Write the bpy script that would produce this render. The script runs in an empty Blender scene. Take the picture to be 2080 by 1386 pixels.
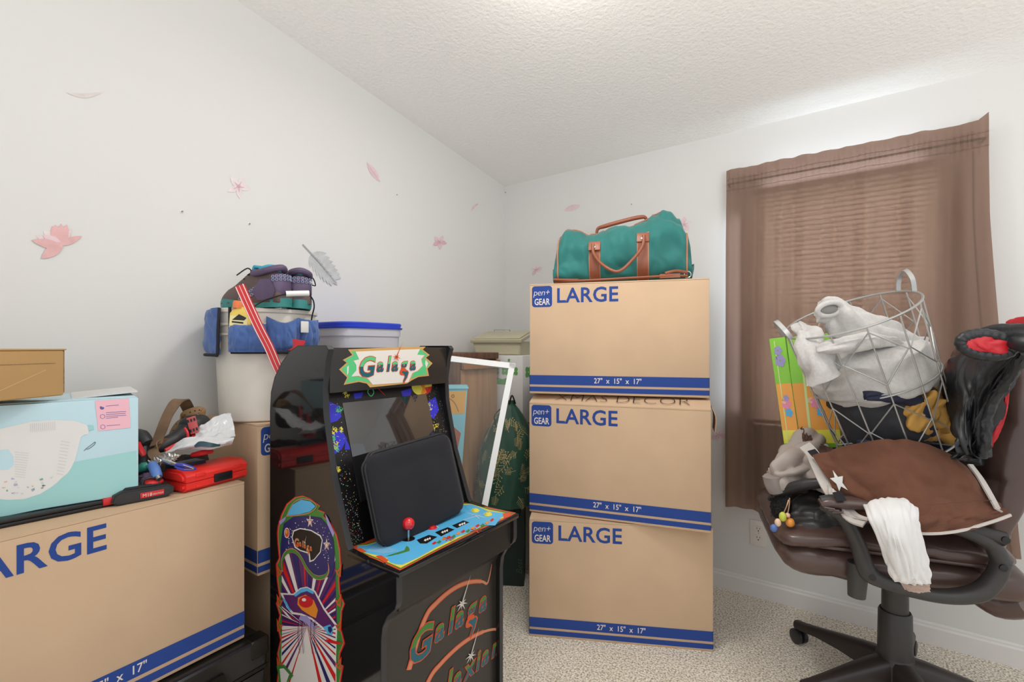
import bpy, bmesh, math, random
from mathutils import Vector, Matrix, noise
from mathutils.geometry import tessellate_polygon
random.seed(7)
PI = math.pi
SC = bpy.context.scene
COL = SC.collection

# ------------------------------------------------------------------ camera, world, lights
FPX, HC, CX, HY = 980.0, 1.128, 1040.0, 705.0      # focal length in pixels, eye height, centre column, horizon row
cam_d = bpy.data.cameras.new('camera'); cam = bpy.data.objects.new('camera', cam_d); COL.objects.link(cam)
cam.location = (0, 0, HC); cam.rotation_euler = (PI/2, 0, 0)
cam_d.sensor_width = 36.0; cam_d.lens = 36.0*FPX/2080.0; cam_d.shift_y = (HY-693.0)/2080.0
cam_d.clip_start = 0.02
SC.camera = cam
SC.view_settings.view_transform = 'Standard'; SC.view_settings.look = 'None'
SC.view_settings.exposure = -0.27; SC.view_settings.gamma = 1.0; SC.view_settings.use_curve_mapping = False
w = bpy.data.worlds.new('world'); SC.world = w; w.use_nodes = True
w.node_tree.nodes['Background'].inputs[0].default_value = (0.93, 0.96, 1.0, 1)
w.node_tree.nodes['Background'].inputs[1].default_value = 1.22

def light(name, kind, loc, energy, size=0.3, color=(1, 1, 1), target=None, shape='DISK', size_y=None):
    d = bpy.data.lights.new(name, kind); o = bpy.data.objects.new(name, d); COL.objects.link(o)
    o.location = loc; d.energy = energy; d.color = color
    if kind == 'AREA':
        d.shape = shape; d.size = size
        if size_y: d.size_y = size_y
    else: d.shadow_soft_size = size
    if target is not None:
        o.rotation_euler = (Vector(target)-Vector(loc)).to_track_quat('-Z', 'Y').to_euler()
    return o

# room axes: the corner line, wall directions (a = along the left wall away from us, b = along the right wall to the right)
C0 = Vector((-.046, 3.004, 0)); A = Vector((.580, .8146, 0)).normalized(); B = Vector((A.y, -A.x, 0))
UP = Vector((0, 0, 1)); SLOPE = .141; ZB = 2.127
def R(s, t, z=0): return C0 + B*s - A*t + UP*z        # s = distance from the left wall, t = distance from the right wall
def ceil_z(t): return ZB + SLOPE*t
ceil_lamp = Vector((.10, 1.30)); 
_t = -((ceil_lamp-C0.xy).dot(A.xy)); LZ = ceil_z(_t)
light('ceiling_lamp_light', 'AREA', (ceil_lamp.x, ceil_lamp.y, LZ-.10), 8, .30, (1, .98, .95), (ceil_lamp.x, ceil_lamp.y, 0))
light('ceiling_lamp_glow', 'POINT', (ceil_lamp.x, ceil_lamp.y+.02, LZ-.105), 4.5, .08, (1, .98, .95))
light('added_ceiling_fill', 'AREA', (.75, -.45, 1.35), 46, .9, (.985, .99, 1), (.85, -.1, 3), 'DISK')  # unseen lamp added behind the camera to brighten the ceiling
wc = R(1.72, -.70, 1.35)
light('daylight_through_window', 'AREA', wc, 52, 1.0, (.84, .92, 1.0), R(1.72, 1.0, 1.45), 'RECTANGLE', 1.3)

# two lamps added behind the curtain imitate daylight leaking up and to the left
tl = R(1.72, .035, 1.84); light('added_leak_lamp_top', 'AREA', tl, .75, .55, (.72, .86, 1.0), tl+Vector((0, 0, 1))+A*.12, 'RECTANGLE', .03)
ll = R(1.345, .035, 1.28); light('added_leak_lamp_left', 'AREA', ll, .70, .03, (.72, .86, 1.0), ll-B+A*.25, 'RECTANGLE', .9)

# ------------------------------------------------------------------ helpers
def lin(c):
    c = c/255.0
    return c/12.92 if c <= .04045 else ((c+.055)/1.055)**2.4
def P(px, py, Y): return Vector(((px-CX)/FPX*Y, Y, HC-(py-HY)/FPX*Y))
def hit(px, py, p0, n):
    d = Vector(((px-CX)/FPX, 1, -(py-HY)/FPX)); o = Vector((0, 0, HC))
    return o + d*((Vector(p0)-o).dot(n)/d.dot(n))
def FR(o, x, z=UP):                                    # frame matrix: x right, z up, y into the thing
    x = Vector(x).normalized(); z = Vector(z).normalized(); y = z.cross(x).normalized(); z = x.cross(y)
    m = Matrix((x, y, z)).transposed().to_4x4(); m.translation = Vector(o); return m

MATS = {}
def mat(name, rgb, rough=.6, metal=0, bump=0, bscale=60, var=0, vscale=6, spec=.5, trans=0, coat=0, sheen=0, stretch=(1, 1, 1), alpha=1, translu=0, bdist=.002, rgb2=None):
    if name in MATS: return MATS[name]
    m = bpy.data.materials.new(name); m.use_nodes = True; nt = m.node_tree; N = nt.nodes; L = nt.links
    b = N['Principled BSDF']
    col = tuple(min(1, lin(c)) for c in rgb)
    b.inputs['Base Color'].default_value = (*col, 1); b.inputs['Roughness'].default_value = rough
    b.inputs['Metallic'].default_value = metal; b.inputs['Specular IOR Level'].default_value = spec
    b.inputs['Transmission Weight'].default_value = trans; b.inputs['Coat Weight'].default_value = coat
    b.inputs['Sheen Weight'].default_value = sheen; b.inputs['Alpha'].default_value = alpha
    b.inputs['Coat Roughness'].default_value = .05
    tc = N.new('ShaderNodeTexCoord'); mp = N.new('ShaderNodeMapping'); mp.inputs['Scale'].default_value = stretch
    L.new(tc.outputs['Object'], mp.inputs['Vector'])
    if var or rgb2:
        n1 = N.new('ShaderNodeTexNoise'); n1.inputs['Scale'].default_value = vscale; n1.inputs['Detail'].default_value = 5
        L.new(mp.outputs[0], n1.inputs['Vector'])
        r = N.new('ShaderNodeMix'); r.data_type = 'RGBA'
        c2 = tuple(min(1, lin(c)) for c in rgb2) if rgb2 else tuple(c*(1-var) for c in col)
        c1 = col if rgb2 else tuple(min(1, c*(1+var*.5)) for c in col)
        r.inputs[6].default_value = (*c1, 1); r.inputs[7].default_value = (*c2, 1)
        mr = N.new('ShaderNodeMapRange'); mr.inputs[1].default_value = .35; mr.inputs[2].default_value = .65
        L.new(n1.outputs['Fac'], mr.inputs[0]); L.new(mr.outputs[0], r.inputs[0]); L.new(r.outputs[2], b.inputs['Base Color'])
    if bump:
        n2 = N.new('ShaderNodeTexNoise'); n2.inputs['Scale'].default_value = bscale; n2.inputs['Detail'].default_value = 4
        L.new(mp.outputs[0], n2.inputs['Vector'])
        bp = N.new('ShaderNodeBump'); bp.inputs['Strength'].default_value = bump; bp.inputs['Distance'].default_value = bdist
        L.new(n2.outputs['Fac'], bp.inputs['Height']); L.new(bp.outputs[0], b.inputs['Normal'])
    if translu:
        t = N.new('ShaderNodeBsdfTranslucent'); t.inputs[0].default_value = (min(1, col[0]*1.9), min(1, col[1]*1.35), min(1, col[2]*1.3), 1)
        mx = N.new('ShaderNodeMixShader'); mx.inputs[0].default_value = translu
        L.new(b.outputs[0], mx.inputs[1]); L.new(t.outputs[0], mx.inputs[2]); L.new(mx.outputs[0], N['Material Output'].inputs[0])
    MATS[name] = m
    return m

class MB:
    """collects shapes; build() links them as ONE mesh object"""
    def __init__(s, M=None): s.v = []; s.f = []; s.m = []; s.mats = []; s.M = M or Matrix()
    def mi(s, m):
        if m not in s.mats: s.mats.append(m)
        return s.mats.index(m)
    def add(s, vs, fs, m, T=None):
        M = s.M @ T if T is not None else s.M
        k = len(s.v); s.v += [M @ Vector(v) for v in vs]
        i = s.mi(m)
        for f in fs: s.f.append([k+j for j in f]); s.m.append(i)
        return s
    def addbm(s, bm, m, T=None):
        bm.verts.index_update()
        s.add([v.co.copy() for v in bm.verts], [[v.index for v in f.verts] for f in bm.faces], m, T); bm.free(); return s
    def box(s, x0, x1, y0, y1, z0, z1, m, bev=0, seg=2, T=None):
        bm = bmesh.new(); bmesh.ops.create_cube(bm, size=1)
        for v in bm.verts: v.co = Vector((x0+(v.co.x+.5)*(x1-x0), y0+(v.co.y+.5)*(y1-y0), z0+(v.co.z+.5)*(z1-z0)))
        if bev: bmesh.ops.bevel(bm, geom=bm.edges[:], offset=bev, segments=seg, affect='EDGES', profile=.6)
        return s.addbm(bm, m, T)
    def prism(s, pts, d0, d1, m, T=None, bev=0):      # 2D outline in (x,z), extruded along y
        bm = bmesh.new(); n = len(pts)
        vf = [bm.verts.new((p[0], d0, p[1])) for p in pts]; vb = [bm.verts.new((p[0], d1, p[1])) for p in pts]
        bm.faces.new(vf); bm.faces.new(vb[::-1])
        for i in range(n): bm.faces.new((vf[i], vb[i], vb[(i+1) % n], vf[(i+1) % n]))
        bmesh.ops.recalc_face_normals(bm, faces=bm.faces[:])
        if bev:
            es = [e for e in bm.edges if abs(e.verts[0].co.y-e.verts[1].co.y) < 1e-6]
            bmesh.ops.bevel(bm, geom=es, offset=bev, segments=2, affect='EDGES')
        bmesh.ops.triangulate(bm, faces=[f for f in bm.faces if len(f.verts) > 4])
        return s.addbm(bm, m, T)
    def flat(s, pts, m, T=None):                       # planar polygon given by 3D points
        pts = [Vector(p) for p in pts]
        tri = tessellate_polygon([pts])
        return s.add(pts, [list(t) for t in tri], m, T)
    def lathe(s, prof, m, n=32, T=None, cap=True):
        vs = []; fs = []
        for r, z in prof:
            for i in range(n): a = 2*PI*i/n; vs.append((r*math.cos(a), r*math.sin(a), z))
        for j in range(len(prof)-1):
            for i in range(n): fs.append([j*n+i, j*n+(i+1) % n, (j+1)*n+(i+1) % n, (j+1)*n+i])
        if cap: fs.append(list(range(n))[::-1]); fs.append([(len(prof)-1)*n+i for i in range(n)])
        return s.add(vs, fs, m, T)
    def rings(s, rg, m, T=None, cap=True, closed=False):
        n = len(rg[0]); vs = [p for r in rg for p in r]; fs = []
        K = len(rg)
        for j in range(K if closed else K-1):
            for i in range(n): fs.append([j*n+i, j*n+(i+1) % n, ((j+1) % K)*n+(i+1) % n, ((j+1) % K)*n+i])
        if cap and not closed: fs.append(list(range(n))[::-1]); fs.append([(K-1)*n+i for i in range(n)])
        return s.add(vs, fs, m, T)
    def tube(s, path, r, m, n=8, T=None, smooth=True, sub=6, flatk=1, closed=False, amp=0, sc=20, cap=True, upv=None):
        path = [Vector(p) for p in path]
        rr = list(r) if isinstance(r, (list, tuple)) else [r]*len(path)
        if smooth and len(path) > 2: path, rr = spline(path, rr, sub, closed)
        K = len(path); rg = []; u = None
        for i, p in enumerate(path):
            a = path[(i-1) % K] if (i or closed) else p; c = path[(i+1) % K] if (i < K-1 or closed) else p
            t = (c-a).normalized()
            if u is None:
                u = Vector(upv) if upv is not None else (UP if abs(t.z) < .9 else Vector((1, 0, 0)))
            if upv is not None: u = Vector(upv)
            u = (u-t*u.dot(t)).normalized(); w_ = t.cross(u)
            ring = []; acc_ = acc_+(p-path[i-1]).length if i else 0.0
            for k in range(n):
                an = 2*PI*k/n
                q = w_*math.cos(an)*rr[i]+u*math.sin(an)*rr[i]*flatk
                if amp: q = q*(1+amp*(.75*crease(Vector((math.cos(an)*.05, math.sin(an)*.05, acc_*.45))+path[0], sc)+.35*crease(p+q, sc*.8))/max(rr[i], .01))
                ring.append(p+q)
            rg.append(ring)
        return s.rings(rg, m, T, cap, closed)
    def strap(s, path, wid, th, m, side, T=None, sub=6, smooth=True, closed=False):  # rectangular section; side = width direction (vector or list)
        path = [Vector(p) for p in path]
        sd = [Vector(x) for x in side] if isinstance(side, list) else [Vector(side)]*len(path)
        if smooth and len(path) > 2:
            p2, _ = spline(path, [1]*len(path), sub, closed); s2, _ = spline(sd, [1]*len(sd), sub, closed); path, sd = p2, s2
        K = len(path); rg = []
        for i, p in enumerate(path):
            a = path[(i-1) % K] if (i or closed) else p; c = path[(i+1) % K] if (i < K-1 or closed) else p
            t = (c-a).normalized(); x = (sd[i]-t*sd[i].dot(t)).normalized(); nn = t.cross(x)
            rg.append([p-x*wid/2-nn*th/2, p+x*wid/2-nn*th/2, p+x*wid/2+nn*th/2, p-x*wid/2+nn*th/2])
        return s.rings(rg, m, T, True, closed)
    def ribbon(s, path, wid, nrm, m, sub=4, T=None, smooth=True, closed=False):   # flat stroke lying on a plane with normal nrm
        path = [Vector(p) for p in path]; K0 = len(path)
        ww = list(wid) if isinstance(wid, (list, tuple)) else [wid]*K0
        if smooth and K0 > 2: path, ww = spline(path, ww, sub, closed)
        vs = []; fs = []; K = len(path)
        for i, p in enumerate(path):
            a = path[(i-1) % K] if (i or closed) else p; c = path[(i+1) % K] if (i < K-1 or closed) else p
            x = (c-a).normalized().cross(nrm).normalized(); vs += [p-x*ww[i]/2, p+x*ww[i]/2]
        for i in range(K if closed else K-1): j = (i+1) % K; fs.append([2*i, 2*i+1, 2*j+1, 2*j])
        return s.add(vs, fs, m, T)
    def ball(s, c, r, m, sub=3, T=None, sc=(1, 1, 1), Rm=None, amp=0, csc=10, seed=0, p=2.0):
        bm = bmesh.new(); bmesh.ops.create_icosphere(bm, subdivisions=sub, radius=1)
        c = Vector(c)
        for v in bm.verts:
            d = v.co.normalized()
            if p != 2.0:
                k = (abs(d.x)**p+abs(d.y)**p+abs(d.z)**p)**(-1/p); d = d*k
            q = Vector((d.x*r*sc[0], d.y*r*sc[1], d.z*r*sc[2]))
            if Rm is not None: q = Rm @ q
            if amp: q = q + q.normalized()*amp*crease(c+q, csc, seed)
            v.co = c+q
        return s.addbm(bm, m, T)
    def cloth(s, ctrl, m, nu=40, nv=40, amp=.01, sc=9, thick=.006, seed=0, toward=(0, 0, HC), T=None, aniso=(1, 1), rip=0, ripn=6, roll=0):
        rows = [[Vector(p) for p in r] for r in ctrl]
        g = []
        mid = [spline_n(r, nu) for r in rows]
        for i in range(nu): g.append(spline_n([mid[j][i] for j in range(len(rows))], nv))
        tw = Vector(toward)
        nr = [[None]*nv for _ in range(nu)]
        acc = 0
        for i in range(nu):
            for j in range(nv):
                du = g[min(i+1, nu-1)][j]-g[max(i-1, 0)][j]; dv = g[i][min(j+1, nv-1)]-g[i][max(j-1, 0)]
                nn = du.cross(dv); nn = nn.normalized() if nn.length > 1e-9 else Vector((0, -1, 0))
                nr[i][j] = nn; acc += nn.dot(tw-g[i][j])
        sg = 1 if acc > 0 else -1
        top = []; bot = []
        for i in range(nu):
            for j in range(nv):
                n_ = nr[i][j]*sg; u = i/(nu-1); v = j/(nv-1)
                q = Vector((u*aniso[0]*3, v*aniso[1]*3, seed*3.7))
                d = amp*crease(q+g[i][j]*2, sc/9.0*1.6, seed) if amp else 0
                if rip: d += rip*math.sin(ripn*2*PI*u+seed+1.3*math.sin(5*v+seed))*(0.4+.6*v)
                ed = min(u, 1-u, v, 1-v)
                if roll: d -= roll*max(0, 1-ed*14)**2
                p = g[i][j]+n_*d
                top.append(p); bot.append(p-n_*thick)
        vs = top+bot; fs = []; K = nu*nv
        idx = lambda i, j: i*nv+j
        for i in range(nu-1):
            for j in range(nv-1):
                a, b_, c, d = idx(i, j), idx(i+1, j), idx(i+1, j+1), idx(i, j+1)
                if sg > 0: fs.append([a, b_, c, d]); fs.append([K+d, K+c, K+b_, K+a])
                else: fs.append([d, c, b_, a]); fs.append([K+a, K+b_, K+c, K+d])
        rim = [idx(i, 0) for i in range(nu)]+[idx(nu-1, j) for j in range(1, nv)]+[idx(i, nv-1) for i in range(nu-2, -1, -1)]+[idx(0, j) for j in range(nv-2, 0, -1)]
        for k in range(len(rim)):
            a, b_ = rim[k], rim[(k+1) % len(rim)]
            fs.append([a, K+a, K+b_, b_] if sg > 0 else [b_, K+b_, K+a, a])
        s.surf = (g, nr, sg)
        return s.add(vs, fs, m, T)
    def text(s, txt, T, size, m, shear=0, off=0, space=1, align='LEFT', sx=1, split=None, bold=0):
        cu = bpy.data.curves.new('t', 'FONT'); cu.body = txt; cu.size = size; cu.shear = shear; cu.offset = off; cu.space_character = space
        cu.align_x = align; cu.resolution_u = 3
        o = bpy.data.objects.new('t', cu); COL.objects.link(o)
        dg = bpy.context.evaluated_depsgraph_get(); dg.update()
        me = o.evaluated_get(dg).to_mesh()
        vs = [Vector((v.co.x*sx, 0, v.co.y)) for v in me.vertices]; fs = [list(p.vertices) for p in me.polygons]
        o.evaluated_get(dg).to_mesh_clear(); bpy.data.objects.remove(o); bpy.data.curves.remove(cu)
        if split:                                      # split = (height, second material): printed in two colours
            bm = bmesh.new(); bv = [bm.verts.new(v) for v in vs]
            for f in fs:
                try: bm.faces.new([bv[i] for i in f])
                except ValueError: pass
            bmesh.ops.bisect_plane(bm, geom=bm.verts[:]+bm.edges[:]+bm.faces[:], plane_co=(0, 0, split[0]), plane_no=(0, 0, 1))
            bm.verts.index_update()
            V = [v.co.copy() for v in bm.verts]
            up = [[v.index for v in f.verts] for f in bm.faces if f.calc_center_median().z >= split[0]]
            dn = [[v.index for v in f.verts] for f in bm.faces if f.calc_center_median().z < split[0]]
            bm.free(); s.add(V, up, m, T); s.add(V, dn, split[1], T)
            return s
        return s.add(vs, fs, m, T)
    def build(s, name, parent=None, base=None, sharp=35, **kw):
        me = bpy.data.meshes.new(name)
        inv = Matrix()
        o = bpy.data.objects.new(name, me); COL.objects.link(o)
        if parent is not None:
            o.parent = parent; inv = ROOTM[parent.name].inverted(); ROOTM[o.name] = ROOTM[parent.name]
        else:
            if base is None:
                n = len(s.v); base = Vector((sum(v.x for v in s.v)/n, sum(v.y for v in s.v)/n, min(v.z for v in s.v)))
            M0 = base if isinstance(base, Matrix) else Matrix.Translation(Vector(base))
            inv = M0.inverted(); o.matrix_basis = M0; ROOTM[o.name] = M0
        me.from_pydata([inv @ v for v in s.v], [], s.f)
        for m in s.mats: me.materials.append(m)
        me.polygons.foreach_set('material_index', s.m)
        me.polygons.foreach_set('use_smooth', [True]*len(s.f))
        me.update(); me.set_sharp_from_angle(angle=math.radians(sharp))
        tag(o, **kw)
        return o
ROOTM = {}
def tag(o, label=None, cat=None, group=None, kind=None):
    if label: o['label'] = label
    if cat: o['category'] = cat
    if group: o['group'] = group
    if kind: o['kind'] = kind
    return o
def thing(name, M, label, cat, group=None):
    o = bpy.data.objects.new(name, None); COL.objects.link(o); o.empty_display_size = .05
    if not isinstance(M, Matrix): M = Matrix.Translation(Vector(M))
    o.matrix_basis = M; ROOTM[o.name] = M
    return tag(o, label, cat, group)
def copy_tree(o, M, label, group=None):
    r = o.copy(); COL.objects.link(r); r.matrix_basis = M; r['label'] = label; ROOTM[r.name] = M
    for ch in list(o.children):
        c = ch.copy(); COL.objects.link(c); c.parent = r
        for g in list(ch.children):
            d = g.copy(); COL.objects.link(d); d.parent = c
    return r
def cr(p0, p1, p2, p3, t):
    return .5*((2*p1)+(p2-p0)*t+(2*p0-5*p1+4*p2-p3)*t*t+(3*p1-p0-3*p2+p3)*t*t*t)
def spline(path, rr, sub, closed=False):
    K = len(path); out = []; ro = []
    for i in range(K if closed else K-1):
        g = (lambda k: k % K) if closed else (lambda k: max(0, min(K-1, k)))
        for q in range(sub):
            t = q/sub
            out.append(cr(path[g(i-1)], path[g(i)], path[g(i+1)], path[g(i+2)], t)); ro.append(rr[g(i)]*(1-t)+rr[g(i+1)]*t)
    if not closed: out.append(path[-1]); ro.append(rr[-1])
    return out, ro
def spline_n(pts, n):
    K = len(pts); out = []
    if K == 1: return [pts[0].copy() for _ in range(n)]
    if K == 2: return [pts[0].lerp(pts[1], i/(n-1)) for i in range(n)]
    for i in range(n):
        x = i/(n-1)*(K-1); k = min(int(x), K-2); t = x-k; g = lambda q: pts[max(0, min(K-1, q))]
        a = g(k-1) if k > 0 else pts[0]*2-pts[1]; d = g(k+2) if k < K-2 else pts[-1]*2-pts[-2]
        out.append(cr(a, g(k), g(k+1), d, t))
    return out
def crease(p, sc=10, seed=0):                          # soft folds with sharp valleys, -1..1
    q = Vector(p)*sc+Vector((seed*7.1, seed*3.3, seed*1.7))
    q = q+Vector((noise.noise(q*.6), noise.noise(q*.6+Vector((9, 1, 4))), noise.noise(q*.6+Vector((3, 7, 2)))))*.9
    n1 = noise.noise(q); n2 = noise.noise(q*2.1+Vector((5, 5, 5)))
    return (math.sqrt(n1*n1+.006)*2.8-.85)+(math.sqrt(n2*n2+.006)*1.1-.3)*.6
def ell(n, rx, rz, p=2.0):
    out = []
    for i in range(n):
        a = 2*PI*i/n; c, s_ = math.cos(a), math.sin(a)
        out.append((rx*math.copysign(abs(c)**(2/p), c), rz*math.copysign(abs(s_)**(2/p), s_)))
    return out
def zoom(pts, ox, oy, k): return [(ox+x/k, oy+y/k) for x, y in pts]
# ------------------------------------------------------------------ room shell
M_wall = mat('wall_paint', (221, 219, 215), .85, bump=.25, bscale=220, bdist=.0006, spec=.2)
M_ceil = mat('ceiling_texture', (246, 243, 238), .9, bump=.9, bscale=75, bdist=.0035, spec=.1)
M_trim = mat('trim_paint', (226, 222, 218), .45)
def carpet():
    m = bpy.data.materials.new('carpet'); m.use_nodes = True; N = m.node_tree.nodes; L = m.node_tree.links; b = N['Principled BSDF']
    b.inputs['Roughness'].default_value = 1; b.inputs['Specular IOR Level'].default_value = .05; b.inputs['Sheen Weight'].default_value = .2
    tc = N.new('ShaderNodeTexCoord')
    n1 = N.new('ShaderNodeTexNoise'); n1.inputs['Scale'].default_value = 150; n1.inputs['Detail'].default_value = 3
    n2 = N.new('ShaderNodeTexNoise'); n2.inputs['Scale'].default_value = 7; n2.inputs['Detail'].default_value = 6
    v = N.new('ShaderNodeTexVoronoi'); v.inputs['Scale'].default_value = 170
    for n_ in (n1, n2, v): L.new(tc.outputs['Object'], n_.inputs['Vector'])
    r = N.new('ShaderNodeValToRGB'); e = r.color_ramp.elements
    e[0].position = .36; e[0].color = (*[lin(c) for c in (176, 156, 134)], 1); e[1].position = .56; e[1].color = (*[lin(c) for c in (255, 248, 232)], 1)
    L.new(n1.outputs[0], r.inputs[0])
    mx = N.new('ShaderNodeMix'); mx.data_type = 'RGBA'; mx.blend_type = 'MULTIPLY'; mx.inputs[0].default_value = .5
    r2 = N.new('ShaderNodeValToRGB'); r2.color_ramp.elements[0].position = .3; r2.color_ramp.elements[0].color = (.90, .87, .84, 1); r2.color_ramp.elements[1].position = .6
    L.new(n2.outputs[0], r2.inputs[0]); L.new(r.outputs[0], mx.inputs[6]); L.new(r2.outputs[0], mx.inputs[7]); L.new(mx.outputs[2], b.inputs['Base Color'])
    ad = N.new('ShaderNodeMath'); ad.operation = 'ADD'; L.new(n1.outputs[0], ad.inputs[0]); L.new(v.outputs[0], ad.inputs[1])
    bp = N.new('ShaderNodeBump'); bp.inputs['Strength'].default_value = .7; bp.inputs['Distance'].default_value = .006
    L.new(ad.outputs[0], bp.inputs['Height']); L.new(bp.outputs[0], b.inputs['Normal'])
    return m
M_carpet = carpet()
SW, TW = 3.7, 3.3                                     # room extent along b and along a
# window opening in the right wall
W0, W1, WZ0, WZ1 = 1.40, 2.04, .78, 1.80
RM = FR(C0, B, UP)                                     # local x = s, y = beyond the right wall, z up
g = MB(RM)
for x0, x1, z0, z1 in ((-.12, W0, 0, ZB), (W1, SW, 0, ZB), (W0, W1, 0, WZ0), (W0, W1, WZ1, ZB)): g.box(x0, x1, 0, .12, z0, z1+(.02 if z1 == ZB else 0), M_wall)
g.build('wall_right', base=RM, kind='structure')
RA = FR(C0, A, UP)                                     # local x = along the left wall (negative = towards us), y = beyond it
MB(RA).prism([(.0, 0), (0, ZB+.02), (-TW, ceil_z(TW)+.02), (-TW, 0)], 0, .12, M_wall).build('wall_left', base=RA, kind='structure')
g = MB(RM); g.add([(-.12, .12, 0), (SW, .12, 0), (SW, -TW, 0), (-.12, -TW, 0), (-.12, .12, -.05), (SW, .12, -.05), (SW, -TW, -.05), (-.12, -TW, -.05)],
      [(0, 3, 2, 1), (4, 5, 6, 7), (0, 1, 5, 4), (1, 2, 6, 5), (2, 3, 7, 6), (3, 0, 4, 7)], M_carpet); g.build('floor', base=RM, kind='structure')
g = MB(RM); e = .06
g.add([(-.12, .12, ZB-SLOPE*.12), (SW, .12, ZB-SLOPE*.12), (SW, -TW, ceil_z(TW)), (-.12, -TW, ceil_z(TW))]+[(-.12, .12, ZB+e), (SW, .12, ZB+e), (SW, -TW, ceil_z(TW)+e), (-.12, -TW, ceil_z(TW)+e)],
      [(0, 1, 2, 3), (4, 7, 6, 5), (0, 4, 5, 1), (1, 5, 6, 2), (2, 6, 7, 3), (3, 7, 4, 0)], M_ceil); g.build('ceiling', base=RM, kind='structure')
bprof = [(0, 0), (0, .082), (-.006, .082), (-.009, .076), (-.009, .070), (-.014, .064), (-.014, 0)]
def baseboard(M, x0, x1, name):
    g = MB(M); n = len(bprof)
    vs = [(x0, y, z) for y, z in bprof]+[(x1, y, z) for y, z in bprof]
    g.add(vs, [list(range(n)), list(range(n, 2*n))[::-1]]+[[i, n+i, n+(i+1) % n, (i+1) % n] for i in range(n)], M_trim)
    g.build(name, base=M, kind='structure', sharp=20)
baseboard(RM, .0, SW, 'baseboard_right'); baseboard(RA, -TW, -.014, 'baseboard_left')
# window: frame, glass, sill
M_frame = mat('window_vinyl', (235, 235, 232), .35)
M_glass = mat('window_glass', (255, 255, 255), .02, trans=1, spec=.5)
g = MB(RM)
for x0, x1, z0, z1 in ((W0, W0+.04, WZ0, WZ1), (W1-.04, W1, WZ0, WZ1), (W0, W1, WZ0, WZ0+.04), (W0, W1, WZ1-.04, WZ1), (W0, W1, 1.25, 1.285)): g.box(x0, x1, .06, .11, z0, z1, M_frame, .004)
wf = g.build('window_1', base=RM, kind='structure')
MB(RM).box(W0+.03, W1-.03, .083, .087, WZ0+.03, WZ1-.03, M_glass).build('window_pane', wf)
# blinds
M_slat = mat('blind_slat', (226, 220, 210), .4, translu=.34)
bl = thing('window_blind', FR(R((W0+W1)/2, .03, WZ0), B), 'white horizontal slat blind showing through the brown curtain', 'blind')
g = MB(RM)
n = 49
for i in range(n):
    z = WZ0+.03+(WZ1-WZ0-.032)*i/(n-1); th = math.radians(76)
    dy, dz = .0132*math.cos(th), .0132*math.sin(th)
    g.add([(W0-.03, -.018-dy, z-dz), (W1+.03, -.018-dy, z-dz), (W1+.03, -.018+dy, z+dz), (W0-.03, -.018+dy, z+dz)], [(0, 1, 2, 3)], M_slat)
g.build('slats', bl)
MB(RM).box(W0-.03, W1+.03, -.034, -.002, WZ1+.006, WZ1+.03, M_frame, .003).build('head_rail', bl)
MB(RM).box(W0-.03, W1+.03, -.030, -.006, WZ0+.008, WZ0+.026, M_frame, .003).build('bottom_rail', bl)
# curtain on its rod
def curtain_mat():
    m = mat('curtain_cloth', (122, 101, 86), .75, translu=.05, sheen=.2)
    N = m.node_tree.nodes; L = m.node_tree.links
    ms = [n_ for n_ in N if n_.type == 'MIX_SHADER'][0]; tr = N.new('ShaderNodeBsdfTransparent'); tr.inputs[0].default_value = (.80, .52, .44, 1)
    m2 = N.new('ShaderNodeMixShader'); m2.inputs[0].default_value = .22       # open weave: part of the light passes straight through
    L.new(ms.outputs[0], m2.inputs[1]); L.new(tr.outputs[0], m2.inputs[2]); L.new(m2.outputs[0], N['Material Output'].inputs[0])
    wv = N.new('ShaderNodeTexWave'); wv.wave_type = 'BANDS'; wv.bands_direction = 'Z'; wv.inputs['Scale'].default_value = 260; wv.inputs['Distortion'].default_value = 3; wv.inputs['Detail'].default_value = 2
    tc = N.new('ShaderNodeTexCoord'); L.new(tc.outputs['Object'], wv.inputs['Vector'])
    bp = N.new('ShaderNodeBump'); bp.inputs['Strength'].default_value = .25; bp.inputs['Distance'].default_value = .0006
    L.new(wv.outputs[0], bp.inputs['Height']); L.new(bp.outputs[0], N['Principled BSDF'].inputs['Normal'])
    return m
M_curt = curtain_mat(); M_dark = mat('black_metal', (30, 28, 28), .4, .5)
S0, S1, CZ1, CZ0, COFF = 1.300, 2.160, 1.930, .405, .070
def curt(u, v):                                        # u along the wall 0..1, v down 0..1
    z = CZ1-(CZ1-CZ0)*v
    fl = .10*max(0, (v-.22))**1.1*max(0, (u-.86)/.14)**1.2
    s_ = S0+(S1-S0)*u+fl
    fold = .021*math.sin(u*2*PI*5.2+.6+.4*math.sin(3*v))+.009*math.sin(u*2*PI*12.1+1.5*v)+.006*noise.noise(Vector((u*14, v*1.5, 2)))
    env = min(1, max(.25, (v-.02)*5))
    gat = .004*math.sin(u*2*PI*46+2*math.sin(u*40))*max(0, 1-abs(v-.042)*22)
    ruf = .007*noise.noise(Vector((u*26, v*30, 5)))*max(0, 1-v*12)
    if v < .02: z += .006*noise.noise(Vector((u*16, 0, 1)))+(.022*max(0, (u-.97)/.03) )
    if v > .97: z += .006*math.sin(u*2*PI*5.2)
    step = .012*(1/(1+math.exp(-(u-.24)*160)))-.012*(1/(1+math.exp(-(u-.40)*160)))
    off = COFF+fold*env+gat+ruf+step*env
    if u < .03: off -= (.03-u)/.03*.012
    return R(s_, off, z)
g = MB(); NU, NV = 200, 90; vs = []; fs = []
for j in range(NV):
    v = (j/(NV-1))
    v = v*.1/.25 if v < .25 else .1+(v-.25)/.75*.9
    for i in range(NU): vs.append(curt(i/(NU-1), v))
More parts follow.
